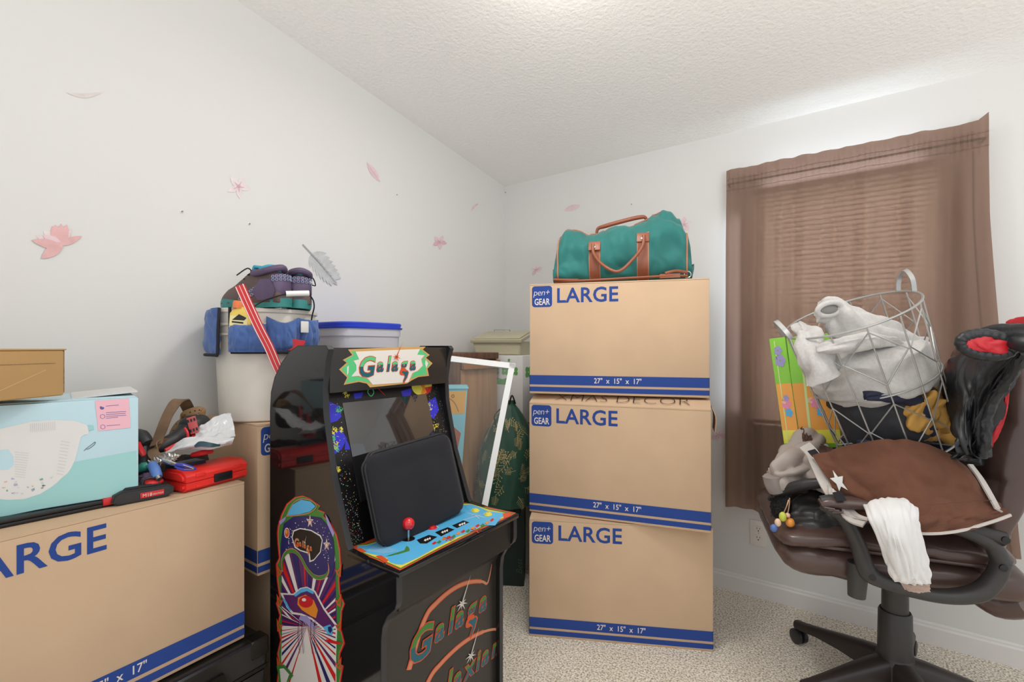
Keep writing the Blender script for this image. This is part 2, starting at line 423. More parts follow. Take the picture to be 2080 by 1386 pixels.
for j in range(NV-1):
    for i in range(NU-1): fs.append([j*NU+i, (j+1)*NU+i, (j+1)*NU+i+1, j*NU+i+1])
g.add(vs, fs, M_curt)
ct = thing('curtain', FR(R((S0+S1)/2, COFF, CZ0), B), 'brown window curtain gathered on a thin rod, backlit by the blind', 'curtain')
pn = g.build('curtain_panel', ct, sharp=60)
g = MB()                                               # top hem stitched over the rod and the turned side hem
for v, wd in ((.030, .0012), (.062, .0010)):
    pts = [curt(i/199, v)-A*.002 for i in range(200)]
    g.ribbon(pts, .0016, A, mat('curtain_thread', (112, 92, 78), .8), smooth=False)
for u in (.955,):
    pts = [curt(u+.03*(j/60)**2, .07+.92*j/60)-A*.003 for j in range(61)]
    g.ribbon(pts, .003, A, MATS['curtain_thread'], smooth=False)
g.build('hem_stitching', pn)
rod = thing('curtain_rod', FR(R((S0+S1)/2, COFF, CZ1-.07), B), 'thin dark curtain rod hidden in the top hem of the brown curtain', 'curtain rod')
MB().tube([R(S0+.004, COFF-.024, CZ1-.058), R(S1-.004, COFF-.024, CZ1-.058)], .0045, M_dark, smooth=False).build('rod', rod)
for s_ in (S0+.006, S1-.006):
    MB().tube([R(s_, COFF-.024, CZ1-.058), R(s_, .0, CZ1-.058)], .005, M_dark, smooth=False).build('bracket', rod)
# outlet
def hitA(px, py, off=0): return hit(px, py, R(off, 0), B)
def hitB(px, py, off=0): return hit(px, py, R(0, off), A)
M_plate = mat('outlet_plastic', (228, 222, 214), .35)
oc = hitB(1541, 1083, .0)
OM = FR(oc, B, UP)
ot = thing('wall_outlet', OM, 'white double power outlet on the right wall beside the office chair', 'outlet')
g = MB(OM); g.box(-.035, .035, -.006, 0, -.057, .057, M_plate, .003); g.build('cover_plate', ot)
for dz in (-.02, .02):
    g = MB(OM); pts = [(.017*math.cos(a_)*1.0, dz+.0145*max(-.86, min(.86, math.sin(a_)*1.1))) for a_ in [2*PI*i/24 for i in range(24)]]
    g.prism(pts, -.009, -.005, M_plate)
    for x, w_, h_ in ((-.006, .0022, .008), (.006, .0022, .0065)): g.box(x-w_/2, x+w_/2, -.0094, -.0088, dz+.001-h_/2+.002, dz+.001+h_/2+.002, M_dark)
    g.box(-.0025, .0025, -.0094, -.0088, dz-.0105, dz-.006, M_dark); g.build('socket', ot)
g = MB(OM); g.lathe([(.003, 0), (.0028, .0012)], mat('screw', (190, 190, 188), .3, .9), 10, T=Matrix.Translation((0, -.006, 0)) @ Matrix.Rotation(PI/2, 4, 'X')); g.build('screw', ot)
# ceiling lamp just above the picture
LM = Matrix.Translation((ceil_lamp.x, ceil_lamp.y, LZ-.012))
lp = thing('ceiling_light', LM, 'round flush ceiling light above the frame, between the boxes and us', 'ceiling light')
M_glow = mat('lamp_glass', (255, 252, 246), .4); b_ = M_glow.node_tree.nodes['Principled BSDF']; b_.inputs['Emission Color'].default_value = (1, .96, .9, 1); b_.inputs['Emission Strength'].default_value = 5
g = MB(LM); g.lathe([(.13, 0), (.14, -.012), (.135, -.02)], M_frame, 40); g.build('lamp_base', lp)
g = MB(LM); g.lathe([(.128, -.018), (.115, -.045), (.08, -.062), (.03, -.07), (.002, -.071)], M_glow, 40); g.build('lamp_shade', lp)

# ------------------------------------------------------------------ wall decals and nails
PK = [mat('decal_pink_%s' % n_, c, .7, var=.10, vscale=30) for n_, c in (('deep', (226, 178, 176)), ('pale', (231, 217, 216)), ('mid', (228, 200, 203)), ('rose', (220, 176, 184)), ('cream', (218, 210, 204)))]
M_gry = mat('decal_grey', (196, 197, 195), .7, var=.12, vscale=40); M_gry2 = mat('decal_grey_vein', (160, 161, 160), .7)
def petal(cx, cy, ang, L_, W_, n=10, tip=.35):
    out = []
    for i in range(n+1):
        t = i/n; r_ = W_*math.sin(PI*t**.8)**.8*(1 if t < 1 else 0); out.append((t*L_, r_))
    full = out+[(x, -y) for x, y in out[::-1][1:-1]]
    c, s_ = math.cos(ang), math.sin(ang)
    return [(cx+x*c-y*s_, cy+x*s_+y*c) for x, y in full]
def decal(shapes, wall, label, group=None, name='wall_decal', cat='wall decal'):
    g = MB(); H_ = hitA if wall == 'A' else hitB
    for k, (pts, m) in enumerate(shapes): g.flat([H_(x, y, .0012+.0002*k) for x, y in pts], m)
    # backing film gives the sticker its thickness
    return g.build(name, base=H_(*shapes[0][0][0], .0012), label=label, cat=cat, group=group)
def flower(px, py, r, ms, rot=0, k=5, wr=.27, core=None):
    sh = []
    for i in range(k): a_ = rot+2*PI*i/k; sh.append((petal(px+r*.08*math.cos(a_), py+r*.08*math.sin(a_), a_, r, r*wr), ms[i % len(ms)]))
    for i in range(k): a_ = rot+2*PI*i/k; sh.append((petal(px, py, a_, r*.55, r*.05), core or PK[3]))
    return sh
lotus = []
for (x, y, an, L_, W_, m) in ((120, 500, -155, 52, 9, PK[1]), (125, 500, -140, 48, 11, PK[1]), (122, 500, -112, 44, 11, PK[0]), (124, 502, -90, 48, 9, PK[0]), (124, 502, -60, 44, 6, PK[2]), (124, 500, -75, 46, 9, PK[0]),
        (120, 502, -100, 46, 14, PK[0]), (124, 497, -22, 46, 7, PK[0]), (126, 500, -150, 45, 9, PK[2]), (126, 502, -167, 64, 9, PK[0]), (128, 494, 145, 54, 12, PK[0])):
    lotus.append((petal(x, y, math.radians(an), L_, W_), m))
decal(lotus, 'A', 'large pink lotus flower decal low on the left part of the left wall')
def leaf(px0, py0, px1, py1, w_, m, vein=None, bend=0):
    a_ = math.atan2(py1-py0, px1-px0); L_ = math.hypot(px1-px0, py1-py0)
    up = []; dn = []; mid = []
    for i in range(13):
        t = i/12; b2 = bend*math.sin(PI*t); hw = w_*math.sin(PI*t)**.9
        q = lambda x, y: (px0+x*math.cos(a_)-y*math.sin(a_), py0+x*math.sin(a_)+y*math.cos(a_))
        up.append(q(t*L_, b2+hw)); dn.append(q(t*L_, b2-hw)); mid.append((q(t*L_, b2+w_*.06), q(t*L_, b2-w_*.06)))
    sh = [(up+dn[::-1][1:-1], m)]
    if vein: sh.append(([a2 for a2, b3 in mid]+[b3 for a2, b3 in mid][::-1], vein))
    return sh
decal(leaf(133, 187, 214, 184, 4.5, PK[4], None, 9), 'A', 'faint cream crescent leaf decal high on the left wall')
decal(flower(485, 379, 23, [PK[1]], .2), 'A', 'very pale pink five-petal flower decal above the white bucket')
decal(leaf(745, 330, 772, 370, 6.5, PK[2], PK[3]), 'A', 'pink single leaf decal on the left wall above the arcade machine')
gl = []
sx0, sy0, sx1, sy1 = 640, 520, 672, 566
for i in range(7):
    t = i/6; x = 634+38*t; y = 516+46*t
    gl.append((petal(x, y, math.radians(-12+10*t+10), 30-1.5*i+4*math.sin(3*t), 5.0), M_gry)); gl.append((petal(x, y, math.radians(98-12*t), 28-1.6*i+6*math.sin(3*t), 5.0), M_gry))
gl.append((petal(672, 562, math.radians(52), 22, 4.5), M_gry))
gl.append(([(614, 497), (616, 496), (650, 532), (684, 576), (682, 577), (648, 534)], M_gry2))
decal(gl, 'A', 'grey feathery leaf decal on the left wall beside the hiking shoes')
decal(flower(893, 492, 14, [PK[2], PK[3]], -PI/2+.5, wr=.30), 'A', 'small rose five-petal flower decal on the left wall right of the arcade machine')
decal(leaf(957, 430, 974, 413, 2.6, PK[2], PK[4], -3), 'A', 'tiny curved pink leaf decal on the left wall close to the corner')
decal(leaf(1145, 428, 1179, 417, 6, PK[2], PK[1]), 'B', 'pink single leaf decal on the right wall above the green travel bag')
decal(flower(1390, 456, 15, [PK[2], PK[1]], -PI/2, wr=.34), 'B', 'pink five-petal flower decal half behind the right end of the travel bag')
decal(flower(1089, 548, 13, [PK[1], PK[2]], -PI/2, wr=.26), 'B', 'pale pink five-petal flower decal left of the green travel bag')
decal(flower(1459, 884, 17, [PK[1], PK[2]], -1.1, wr=.32), 'B', 'pale pink flower decal low on the wall between the stacked boxes and the curtain')
M_anch = mat('nail_steel', (150, 148, 142), .35, .8)
for (px, py, wl, r_, lb) in ((369, 430, 'A', .006, 'small screw anchor in the left wall, left one of the two above the tools'), (506, 455, 'A', .0055, 'small screw anchor in the left wall just above the hiking shoes'),
        (806, 396, 'A', .0022, 'tiny nail in the left wall below the pink leaf decal'), (1283, 415, 'B', .0028, 'tiny nail in the right wall above the travel bag'), (1027, 391, 'B', .0035, 'tiny nail at the top of the room corner')):
    p_ = hitA(px, py) if wl == 'A' else hitB(px, py); nrm = B if wl == 'A' else -A
    T = Matrix.Translation(p_) @ nrm.to_track_quat('Z', 'Y').to_matrix().to_4x4()
    g = MB(T); g.lathe([(r_, -.002), (r_, .0015), (r_*.6, .0025)], M_plate if r_ > .005 else M_anch, 14); g.lathe([(r_*.45, 0), (r_*.45, .006), (r_*.2, .007)], M_anch, 10)
    g.build('wall_anchor' if r_ > .005 else 'nail', base=T, label=lb, cat='screw anchor' if r_ > .005 else 'nail')

# ------------------------------------------------------------------ moving boxes
def cardboard(name, c1, c2):
    m = mat(name, c1, .85, bump=.12, bscale=25, var=.05, vscale=5, spec=.15, bdist=.0015)
    return m
M_card = cardboard('cardboard', (204, 174, 143), None)
M_card2 = mat('cardboard_golden', (192, 154, 104), .8, bump=.2, bscale=20, var=.08, vscale=4, spec=.15, bdist=.002)
M_edge = mat('cardboard_edge', (150, 116, 86), .9, var=.3, vscale=200)
M_blue = mat('print_blue', (45, 72, 142), .7, spec=.2); M_cream = mat('print_cream', (226, 214, 206), .7)
M_tape = mat('packing_tape', (205, 178, 140), .25, spec=.5)
def FT(x, z, y=-.0006): return Matrix.Translation((x, y, z))
def print_large(g, W, Hh):
    g.box  # front printing: badge, LARGE, two bands and the size
    rr = lambda x0, x1, z0, z1, r_: [(x0+r_-r_*math.cos(a_), 0, z0+r_-r_*math.sin(a_)) for a_ in [i*PI/10 for i in range(6)]]+[(x1-r_+r_*math.sin(a_), 0, z0+r_-r_*math.cos(a_)) for a_ in [i*PI/10 for i in range(6)]] + \
        [(x1-r_+r_*math.cos(a_), 0, z1-r_+r_*math.sin(a_)) for a_ in [i*PI/10 for i in range(6)]]+[(x0+r_-r_*math.sin(a_), 0, z1-r_+r_*math.cos(a_)) for a_ in [i*PI/10 for i in range(6)]]
    g.flat(rr(.010, .093, Hh-.095, Hh-.010, .012), M_blue, FT(0, 0, -.0005))
    g.text('pen+', FT(.015, Hh-.048, -.0009), .036, M_cream, shear=.18, space=.92, sx=.98, off=-.0004)
    g.text('GEAR', FT(.020, Hh-.086, -.0009), .036, M_cream, sx=.70, off=.0006)
    g.text('LARGE', FT(.109, Hh-.078, -.0006), .082, M_blue, sx=.98, off=.0014, space=1.03)
    for z0, z1 in ((.037, .075), (.009, .028)):
        g.add([(0.001, 0, z0), (W-.001, 0, z0), (W-.001, 0, z1), (.001, 0, z1)], [(0, 1, 2, 3)], M_blue, FT(0, 0, -.0005))
    g.text('27"  x  15"  x  17"', FT(W*.513, .0465, -.0009), .029, M_cream, align='CENTER', sx=.86, off=.0003)
def print_side(g, M, W):
    for z0, z1 in ((.037, .075), (.009, .028)): g.add([(.001, -.0005, z0), (W-.001, -.0005, z0), (W-.001, -.0005, z1), (.001, -.0005, z1)], [(0, 1, 2, 3)], M_blue, M)
def moving_box(p, ang, W, D, Hh, z0, label, bulge=0, printed=True, group=None, sideprint=True, lean=None):
    M = FR(Vector((p[0], p[1], z0)), (math.cos(math.radians(ang)), math.sin(math.radians(ang)), 0))
    if lean: M = M @ Matrix.Rotation(math.radians(lean), 4, 'Y')
    t = thing('moving_box', M @ Matrix.Translation((W/2, D/2, 0)), label, 'moving box', group)
    g = MB(M); g.box(0, W, 0, D, 0, Hh-.006, M_card, .0035, 2)
    if printed: print_large(g, W, Hh)
    if sideprint:
        SL = Matrix.Translation((0, D, 0)) @ Matrix.Rotation(-PI/2, 4, 'Z'); print_side(g, SL, D)
        SRt = Matrix.Translation((W, 0, 0)) @ Matrix.Rotation(PI/2, 4, 'Z'); print_side(g, SRt, D)
    g.build('box_body', t)
    # two long top flaps meeting in the middle, slightly bulged
    g = MB(M); b_ = bulge
    for (ya, yb, s_) in ((.0, D/2-.001, 1), (D, D/2+.001, -1)):
        vs = []
        for i in range(2):
            x = .001 if i == 0 else W-.001
            for (y, dz) in ((ya, 0), (ya+(yb-ya)*.3, b_*.75), (yb, b_)): vs += [(x, y, Hh-.006+dz), (x, y, Hh-.001+dz)]
        fs = []
        for k in range(2): a0, a1 = 2*k, 2*k+2; fs += [[a0+1, a1+1, 6+a1+1, 6+a0+1], [a0, 6+a0, 6+a1, a1], [a0, a1, a1+1, a0+1], [6+a0, 6+a0+1, 6+a1+1, 6+a1]]
        fs += [[0, 1, 7, 6], [4, 10, 11, 5]]
        g.add(vs, fs, M_card)
    if bulge:
        g.text('XMAS DECOR', Matrix.Translation((.10, .012, Hh+.001+b_*.28)) @ Matrix.Rotation(math.atan2(b_*.75, D*.15)-PI/2, 4, 'X') , .075, M_dark, off=-.0022, sx=1.1)
    fl = g.build('top_flaps', t)
    g = MB(M)
    if not bulge: g.box(-.0004, W+.0004, D/2-.025, D/2+.025, Hh-.0012, Hh-.0004, M_tape); g.box(-.0006, -.0001, D/2-.025, D/2+.025, Hh-.06, Hh-.0005, M_tape); g.build('packing_tape', t)
    return t, M
deg = math.degrees
def ang2(p, q): return deg(math.atan2(q[1]-p[1], q[0]-p[0]))
# the stack of three
moving_box((.0672, 1.883), ang2((.0672, 1.883), (.7459, 1.783)), .684, .372, .458, 0, 'printed cardboard moving box on the carpet, bottom one of the stack of three')
mb_, MM = moving_box((.070, 1.960), ang2((.070, 1.960), (.713, 1.727)), .684, .372, .444, .460, 'printed moving box with handwriting on its raised top, middle one of the stack of three', bulge=.034)
g = MB(MM); W_ = .684      # side flap hanging loose on the right
g.cloth([[Vector((W_+.004, .05, .446)), Vector((W_+.004, .16, .446))], [Vector((W_+.022, .05, .40)), Vector((W_+.020, .16, .40))], [Vector((W_+.030, .055, .34)), Vector((W_+.026, .15, .345))]] if False else
        [[MM @ Vector((W_+.004, .03, .444)), MM @ Vector((W_+.004, .14, .444))], [MM @ Vector((W_+.016, .03, .41)), MM @ Vector((W_+.012, .14, .41))], [MM @ Vector((W_+.013, .035, .355)), MM @ Vector((W_+.010, .13, .36))]], M_card, 6, 8, 0, thick=.003, T=MM.inverted())
g.build('side_flap', mb_)
moving_box((.072, 1.969), ang2((.072, 1.969), (.730, 1.784)), .684, .372, .446, .9385, 'printed cardboard moving box under the green travel bag, top one of the stack of three')
# left side: big printed box in front, two behind
LB, LBM = moving_box((-.748-.665*math.cos(math.radians(58)), 1.350-.665*math.sin(math.radians(58))), 58, .665, .352, .437, .315, 'large printed cardboard moving box at the left edge, with red case and tools on top')
wdir = deg(math.atan2(A.y, A.x))
moving_box((-.752, 1.425), wdir, .684, .330, .449, .449, 'printed cardboard moving box under the white bucket, behind the arcade machine')
moving_box((-.722, 1.475), wdir, .640, .300, .447, 0, 'plain cardboard box on the carpet beneath the box that carries the bucket', printed=False, sideprint=False)
# ------------------------------------------------------------------ arcade machine
M_blk = mat('arcade_black_laminate', (22, 21, 22), .07, spec=.6, coat=.35)
M_blk2 = mat('arcade_front_laminate', (40, 36, 33), .30, spec=.5)
M_tmold = mat('edge_moulding', (46, 46, 49), .35)
M_scr = mat('screen_acrylic', (30, 29, 30), .04, spec=1.0, coat=.9)
a_org = mat('art_orange', (214, 82, 40), .35); a_red = mat('art_red', (205, 32, 30), .35); a_grn = mat('art_green', (64, 128, 52), .35)
a_lbl = mat('art_light_blue', (86, 178, 226), .35); a_nav = mat('art_navy', (38, 36, 98), .35); a_pur = mat('art_purple', (92, 40, 96), .35)
a_lil = mat('art_lilac', (158, 148, 200), .35); a_wht = mat('art_white', (228, 222, 214), .4); a_gld = mat('art_gold', (206, 160, 96), .4)
a_mint = mat('art_mint', (88, 196, 128), .4); a_teal = mat('art_teal', (20, 96, 108), .4); a_yel = mat('art_yellow', (226, 212, 80), .4)
a_blk = mat('art_black', (14, 13, 16), .35); a_blu = mat('art_blue', (44, 44, 190), .35); a_ora = mat('art_amber', (230, 140, 40), .4); a_tan = mat('art_tan', (206, 132, 98), .4)
AF = FR(Vector((-.263, 1.096, 0)), A); AW = .476       # local x across the front, y backwards, z up
arc = thing('arcade_machine', AF @ Matrix.Translation((AW/2, .27, 0)), 'black arcade machine with colourful space artwork on its side, marquee and control deck', 'arcade machine')
An = -B                                                # backwards direction
def pl(off): return AF @ Vector((off, 0, 0))
prof = [(.052, 0), (.052, .440), (.047, .475), (.030, .505), (.006, .530), (0, .545), (0, .606), (.175, .622), (.184, .632), (.214, .712), (.243, .790), (.264, .879), (.280, .95), (.284, 1.02), (.272, 1.09), (.262, 1.120), (.268, 1.130),
        (.40, 1.130), (.44, 1.115), (.485, 1.08), (.52, 1.04), (.540, .995), (.545, .94), (.545, 0)]
def side(x0, x1):
    g = MB(AF); T = Matrix.Rotation(PI/2, 4, 'Z')      # prism outline in (y,z): rotate so outline x -> y
    g.prism([(p[0], p[1]) for p in prof], -x1, -x0, M_blk, T)
    return g
tm = [(.052, .002), (.052, .440), (.047, .475), (.030, .505), (.004, .530), (-.001, .545), (-.001, .604)]
tm2 = [(.175, .622), (.184, .632), (.214, .712), (.243, .790), (.264, .879), (.280, .95), (.284, 1.02), (.272, 1.09), (.260, 1.122), (.268, 1.131), (.40, 1.131), (.44, 1.116), (.485, 1.081), (.521, 1.04), (.541, .995), (.546, .94), (.546, .002)]
def moulding(parent, x0, x1):
    g = MB(AF)
    for t_ in (tm, tm2): g.strap([(((x0+x1)/2), y, z) for y, z in t_], x1-x0+.0006, .0022, M_tmold, (1, 0, 0), smooth=False)
    g.build('edge_moulding', parent)
sp1 = side(0, .016).build('side_panel', arc); moulding(sp1, 0, .016)
sp2 = side(AW-.016, AW).build('side_panel', arc); moulding(sp2, AW-.016, AW)
# front: apron, kick panel, back, top
g = MB(AF); g.prism([(.010, .515), (.010, .600), (.028, .600), (.028, .515)], -(AW-.016), -.016, M_blk2, Matrix.Rotation(PI/2, 4, 'Z')); g.build('apron', arc)
g = MB(AF); T = Matrix.Rotation(PI/2, 4, 'Z')
g.prism([(.066, 0), (.066, .46), (.050, .490), (.012, .520), (.03, .525), (.07, .495), (.082, .46), (.082, 0)], -(AW-.016), -.016, M_blk2, T); fp = g.build('front_panel', arc)
MB(AF).box(.016, AW-.016, .525, .541, .02, .98, M_blk2).build('back_panel', arc)
MB(AF).box(.016, AW-.016, .285, .42, 1.112, 1.126, M_blk).build('top_panel', arc)
# control deck
DZ = .612
g = MB(AF); g.box(.0, AW, -.010, .182, DZ-.008, DZ+.004, M_blk, .0025); dk = g.build('control_deck', arc)
DP = Vector((0, 0, DZ+.004))
def dk_pts(zp, lay): return [hit(x, y, (0, 0, DZ+.0044+.0003*lay), UP) for x, y in zoom(zp, 540, 980, 3.413)]
g = MB()
inset = lambda m_: [AF @ Vector(v) for v in ((m_, -.010+m_, DZ+.0044), (AW-m_, -.010+m_, DZ+.0044), (AW-m_, .180-m_, DZ+.0044), (m_, .180-m_, DZ+.0044))]
g.flat(inset(.001), a_blk)
def shape(zp, m, lay): g.flat(dk_pts(zp, lay), m)
outer = [(575, 455), (600, 425), (680, 420), (720, 395), (860, 365), (990, 310), (1100, 235), (1230, 190), (1290, 175), (1340, 140), (1420, 135), (1490, 160), (1560, 178), (1650, 195), (1700, 205), (1735, 212), (1680, 245), (1500, 322), (1200, 470), (930, 612), (905, 600), (860, 580), (760, 535), (640, 490)]
shape(outer, a_org, 1)
def shr(pts, k, dx=0, dy=0):
    cx = sum(p[0] for p in pts)/len(pts); cy = sum(p[1] for p in pts)/len(pts)
    return [(cx+(x-cx)*k+dx, cy+(y-cy)*k+dy) for x, y in pts]
shape([(590, 452), (612, 432), (690, 428), (860, 375), (1000, 318), (1110, 243), (1240, 198), (1345, 148), (1420, 143), (1560, 186), (1720, 213), (1500, 312), (1200, 462), (932, 602), (870, 572), (760, 527), (650, 482)], a_grn, 2)
shape([(600, 456), (622, 440), (700, 434), (865, 382), (1000, 326), (1120, 250), (1245, 206), (1350, 153), (1418, 148), (1550, 192), (1700, 220), (1640, 250), (1500, 305), (1200, 455), (935, 594), (880, 570), (760, 520), (660, 480)], a_yel, 3)
blue = [(640, 470), (622, 452), (650, 440), (700, 438), (800, 410), (870, 388), (1000, 336), (1120, 262), (1220, 240), (1270, 205), (1350, 160), (1418, 152), (1470, 168), (1540, 200), (1640, 212), (1665, 228), (1630, 245), (1590, 300), (1500, 298), (1420, 345), (1330, 378), (1180, 452), (1060, 520), (945, 572), (900, 568), (860, 555), (840, 525), (770, 505), (700, 490)]
shape(blue, a_lbl, 4)
for q in ([(575, 455), (600, 425), (640, 432), (628, 470)], [(620, 462), (660, 455), (700, 480), (660, 487)], [(1640, 215), (1700, 208), (1690, 240), (1650, 250)], [(760, 512), (800, 505), (850, 540), (830, 560)]): shape(q, a_org, 5)
for q in ([(1045, 400), (1130, 365), (1190, 378), (1115, 425), (1070, 425)], [(1172, 347), (1260, 312), (1308, 328), (1215, 375)], [(1290, 300), (1370, 265), (1412, 278), (1325, 318)]): shape(q, a_blk, 5)
for (x0, y0) in ((1095, 400), (1215, 345), (1335, 295)):
    for k in range(3): shape([(x0+k*16, y0+4-k*6), (x0+10+k*16, y0-8-k*6), (x0+20+k*14, y0-2-k*6), (x0+14+k*16, y0+10-k*6)], a_wht, 6)
# generic winged trail along the front edge
for k in range(13):
    t = k/12; x = 1150+400*t; y = 425-155*t+6*math.sin(k*2)
    shape([(x, y), (x+22, y-16), (x+34, y-6), (x+16, y+8)], (a_red, a_grn, a_ora)[k % 3], 6)
for (x, y) in ((1265, 390), (1455, 335)):
    for k in range(7):
        a_ = k*.9; shape([(x, y), (x+44*math.cos(a_), y+18*math.sin(a_)), (x+36*math.cos(a_+.35), y+16*math.sin(a_+.35))], (a_red, a_org)[k % 2], 7)
shape([(825, 515), (900, 490), (960, 472), (975, 440), (992, 452), (998, 475), (920, 498), (860, 512)], a_grn, 5)
for k in range(9): g.ribbon([dk_pts([(700+k*14, 476+2*k)], 6)[0], dk_pts([(790+k*16, 425+6*k)], 6)[0]], .0011, UP, a_wht, smooth=False)
for (x0, y0, x1, y1) in ((905, 390, 955, 378), (1400, 215, 1520, 245), (1440, 222, 1480, 250), (1370, 262, 1490, 225), (1090, 340, 1110, 322), (1180, 300, 1200, 315)): g.ribbon([dk_pts([(x0, y0)], 6)[0], dk_pts([(x1, y1)], 6)[0]], .0025, UP, a_wht, smooth=False)
for (x, y) in ((1295, 180), (1320, 200), (1350, 178), (1375, 208), (1330, 170), (1400, 185), (1360, 160), (1385, 172)):
    p_ = dk_pts([(x, y)], 6)[0]; g.flat([p_+Vector((.0016*math.cos(a_), .0016*math.sin(a_), 0)) for a_ in [i*PI/4 for i in range(8)]], a_blk)
g.build('deck_artwork', dk)
# joystick, buttons
jp = hit(540+988/3.413, 980+395/3.413, (0, 0, DZ+.005), UP)
M_redp = mat('red_plastic', (214, 30, 38), .12, coat=.5); M_yelp = mat('yellow_plastic', (232, 214, 70), .15, coat=.4); M_chr = mat('chrome', (200, 200, 200), .12, 1)
T = Matrix.Translation(jp); g = MB(T)
g.lathe([(.0175, -.001), (.0175, .0012), (.015, .0022), (.004, .003)], M_blk, 28); js = g.build('joystick', arc)
g = MB(T); g.lathe([(.0035, 0), (.0035, .030)], M_chr, 14); g.build('shaft', js)
g = MB(T); g.ball((0, 0, .041), .0165, M_redp, 3); g.build('ball_top', js, sharp=60)
def button(zx, zy, m, label=None, r_=.0135, h_=.007):
    p_ = hit(540+zx/3.413, 980+zy/3.413, (0, 0, DZ+.005), UP); g = MB(Matrix.Translation(p_))
    g.lathe([(r_, -.001), (r_, .002), (r_*.9, .0036), (r_*.74, .0036), (r_*.72, .0028)], m, 24)
    g.lathe([(r_*.70, 0), (r_*.70, h_-.002), (r_*.62, h_-.0005), (r_*.3, h_)], m, 24); g.build('button', arc, label=label)
button(1153, 320, M_redp, 'red round button'); button(1453, 200, M_yelp, 'yellow round button'); button(1540, 226, M_yelp, 'yellow round button')
button(1066, 252, M_chr, 'small chrome button', .008, .005)
# marquee
MQ = AF @ Vector((0, .276, 0))
g = MB(AF); g.box(.016, AW-.016, .2765, .290, 1.006, 1.126, M_blk2, .001); mq = g.build('marquee', arc)
def mqp(zp, lay, k=4.47, ox=680, oy=690): return [hit(x, y, MQ - B*0+B*(.0003*lay), B) for x, y in zoom(zp, ox, oy, k)]
g = MB()
shape2 = lambda zp, m, lay: g.flat(mqp(zp, lay), m)
mo = [(40, 272), (108, 210), (72, 186), (158, 140), (120, 90), (400, 76), (825, 64), (800, 92), (862, 140), (828, 165), (888, 216), (842, 265), (856, 330), (760, 340), (700, 370), (655, 400), (320, 435), (290, 400), (220, 385), (80, 412), (112, 345)]
shape2(mo, a_gld, 0)
shape2([(60, 272), (122, 212), (90, 188), (172, 142), (150, 104), (200, 108), (222, 178), (170, 190), (198, 232), (200, 280), (150, 335), (215, 335), (300, 360), (330, 405), (290, 385), (220, 372), (98, 396), (124, 340)], a_mint, 1)
shape2([(800, 85), (770, 95), (748, 140), (822, 140), (790, 180), (800, 240), (760, 285), (720, 300), (690, 360), (760, 328), (840, 318), (826, 268), (868, 218), (812, 168), (845, 142), (788, 96)], a_mint, 1)
shape2([(190, 110), (400, 100), (775, 86), (748, 138), (815, 142), (785, 178), (798, 238), (752, 284), (705, 305), (668, 388), (345, 410), (300, 355), (215, 330), (150, 335), (196, 280), (196, 232), (172, 192), (222, 180)], a_wht, 2)
shape2([(112, 250), (128, 235), (124, 300), (112, 330)], a_wht, 2); shape2([(826, 185), (848, 216), (832, 258), (820, 220)], a_wht, 2)
def galaga(g, P0, xd, nrm, size, off, m_out, m_top, m_bot, lay=.0004, word='Galaga', star=True, arc_=False, drop=0.0, m_dark=None):
    """slanted two-tone lettering with an outline; letters sit one by one on a sloping line"""
    xd = Vector(xd).normalized(); zd = nrm.cross(xd).normalized()
    if zd.z < 0: zd = -zd
    wd = {'G': 1.02, 'a': .62, 'l': .34, 'g': .64, 'x': .62, 'i': .34, 'n': .66}
    x = 0
    for k, c in enumerate(word):
        s_ = size*(1.35 if c == 'G' else 1.08 if c == 'l' else .98)
        dz = -size*drop*k/5 - (size*.20 if c == 'G' else 0)
        for q, (mm, o_, l_) in enumerate(((m_out, .050, 0), (m_dark or m_out, .036, 1), (m_top, .022, 2))):
            p_ = P0+xd*x+zd*dz+nrm*(lay*l_+.00005*k)
            T = FR(p_, xd, zd)
            g.text(c, T, s_, mm, shear=.22, off=o_*s_, split=(s_*(.33 if c != 'G' else .36), m_bot) if q == 2 else None)
        if c == 'g':                                   # long pointed descender
            o_ = P0+xd*(x+size*.18)+zd*(dz-size*.12)+nrm*lay
            q = lambda a_, b2, l_=0: o_+xd*a_*size+zd*b2*size+nrm*lay*l_
            g.flat([q(-.12, .02), (q(.32, .10)), q(.42, -.02), q(.30, -.30), q(.02, -.62), q(-.04, -.46), q(.10, -.22)], m_out)
            g.flat([q(-.06, .02, 1), (q(.30, .06, 1)), q(.36, -.04, 1), q(.25, -.28, 1), q(.03, -.52, 1), q(.02, -.42, 1), q(.14, -.20, 1)], m_bot)
        x += wd[c]*size*(1.12 if c == 'G' else 1)
    L_ = x
    if star:
        c_ = P0+xd*L_*.62+zd*(size*.72-drop*size*.6)+nrm*lay*4; n_ = 9
        for i in range(n_):
            a_ = i*2*PI/n_+.3; r_ = size*(.32 if i % 3 else .22) if i != 2 else size*.95
            if i == 2: a_ = 1.05
            d_ = xd*math.cos(a_)+zd*math.sin(a_); e_ = xd*-math.sin(a_)+zd*math.cos(a_)
            g.flat([c_-e_*size*.035, c_+d_*r_, c_+e_*size*.035], star)
    if arc_:
        for q, (mm, wk, l_) in enumerate(((m_out, .19, -1), (a_tan, .12, 0))):
            pts = []; ws = []
            for i in range(15):
                t = i/14; pts.append(P0+xd*(L_*(.02+.96*t))+zd*(size*(.62+.62*math.sin(PI*min(1, t*1.02))**.8+.25*t-.9*max(0, .18-t)/.18)-drop*size*t)+nrm*lay*(l_))
                ws.append(size*wk*(1.2-.5*t))
            pts.append(P0+xd*L_*1.04+zd*(size*1.45-drop*size)+nrm*lay*l_); ws.append(size*wk*.15)
            g.ribbon(pts, ws, nrm, mm)
    return L_
p0 = mqp([(205, 330)], 4)[0]; xe = mqp([(760, 268)], 4)[0]
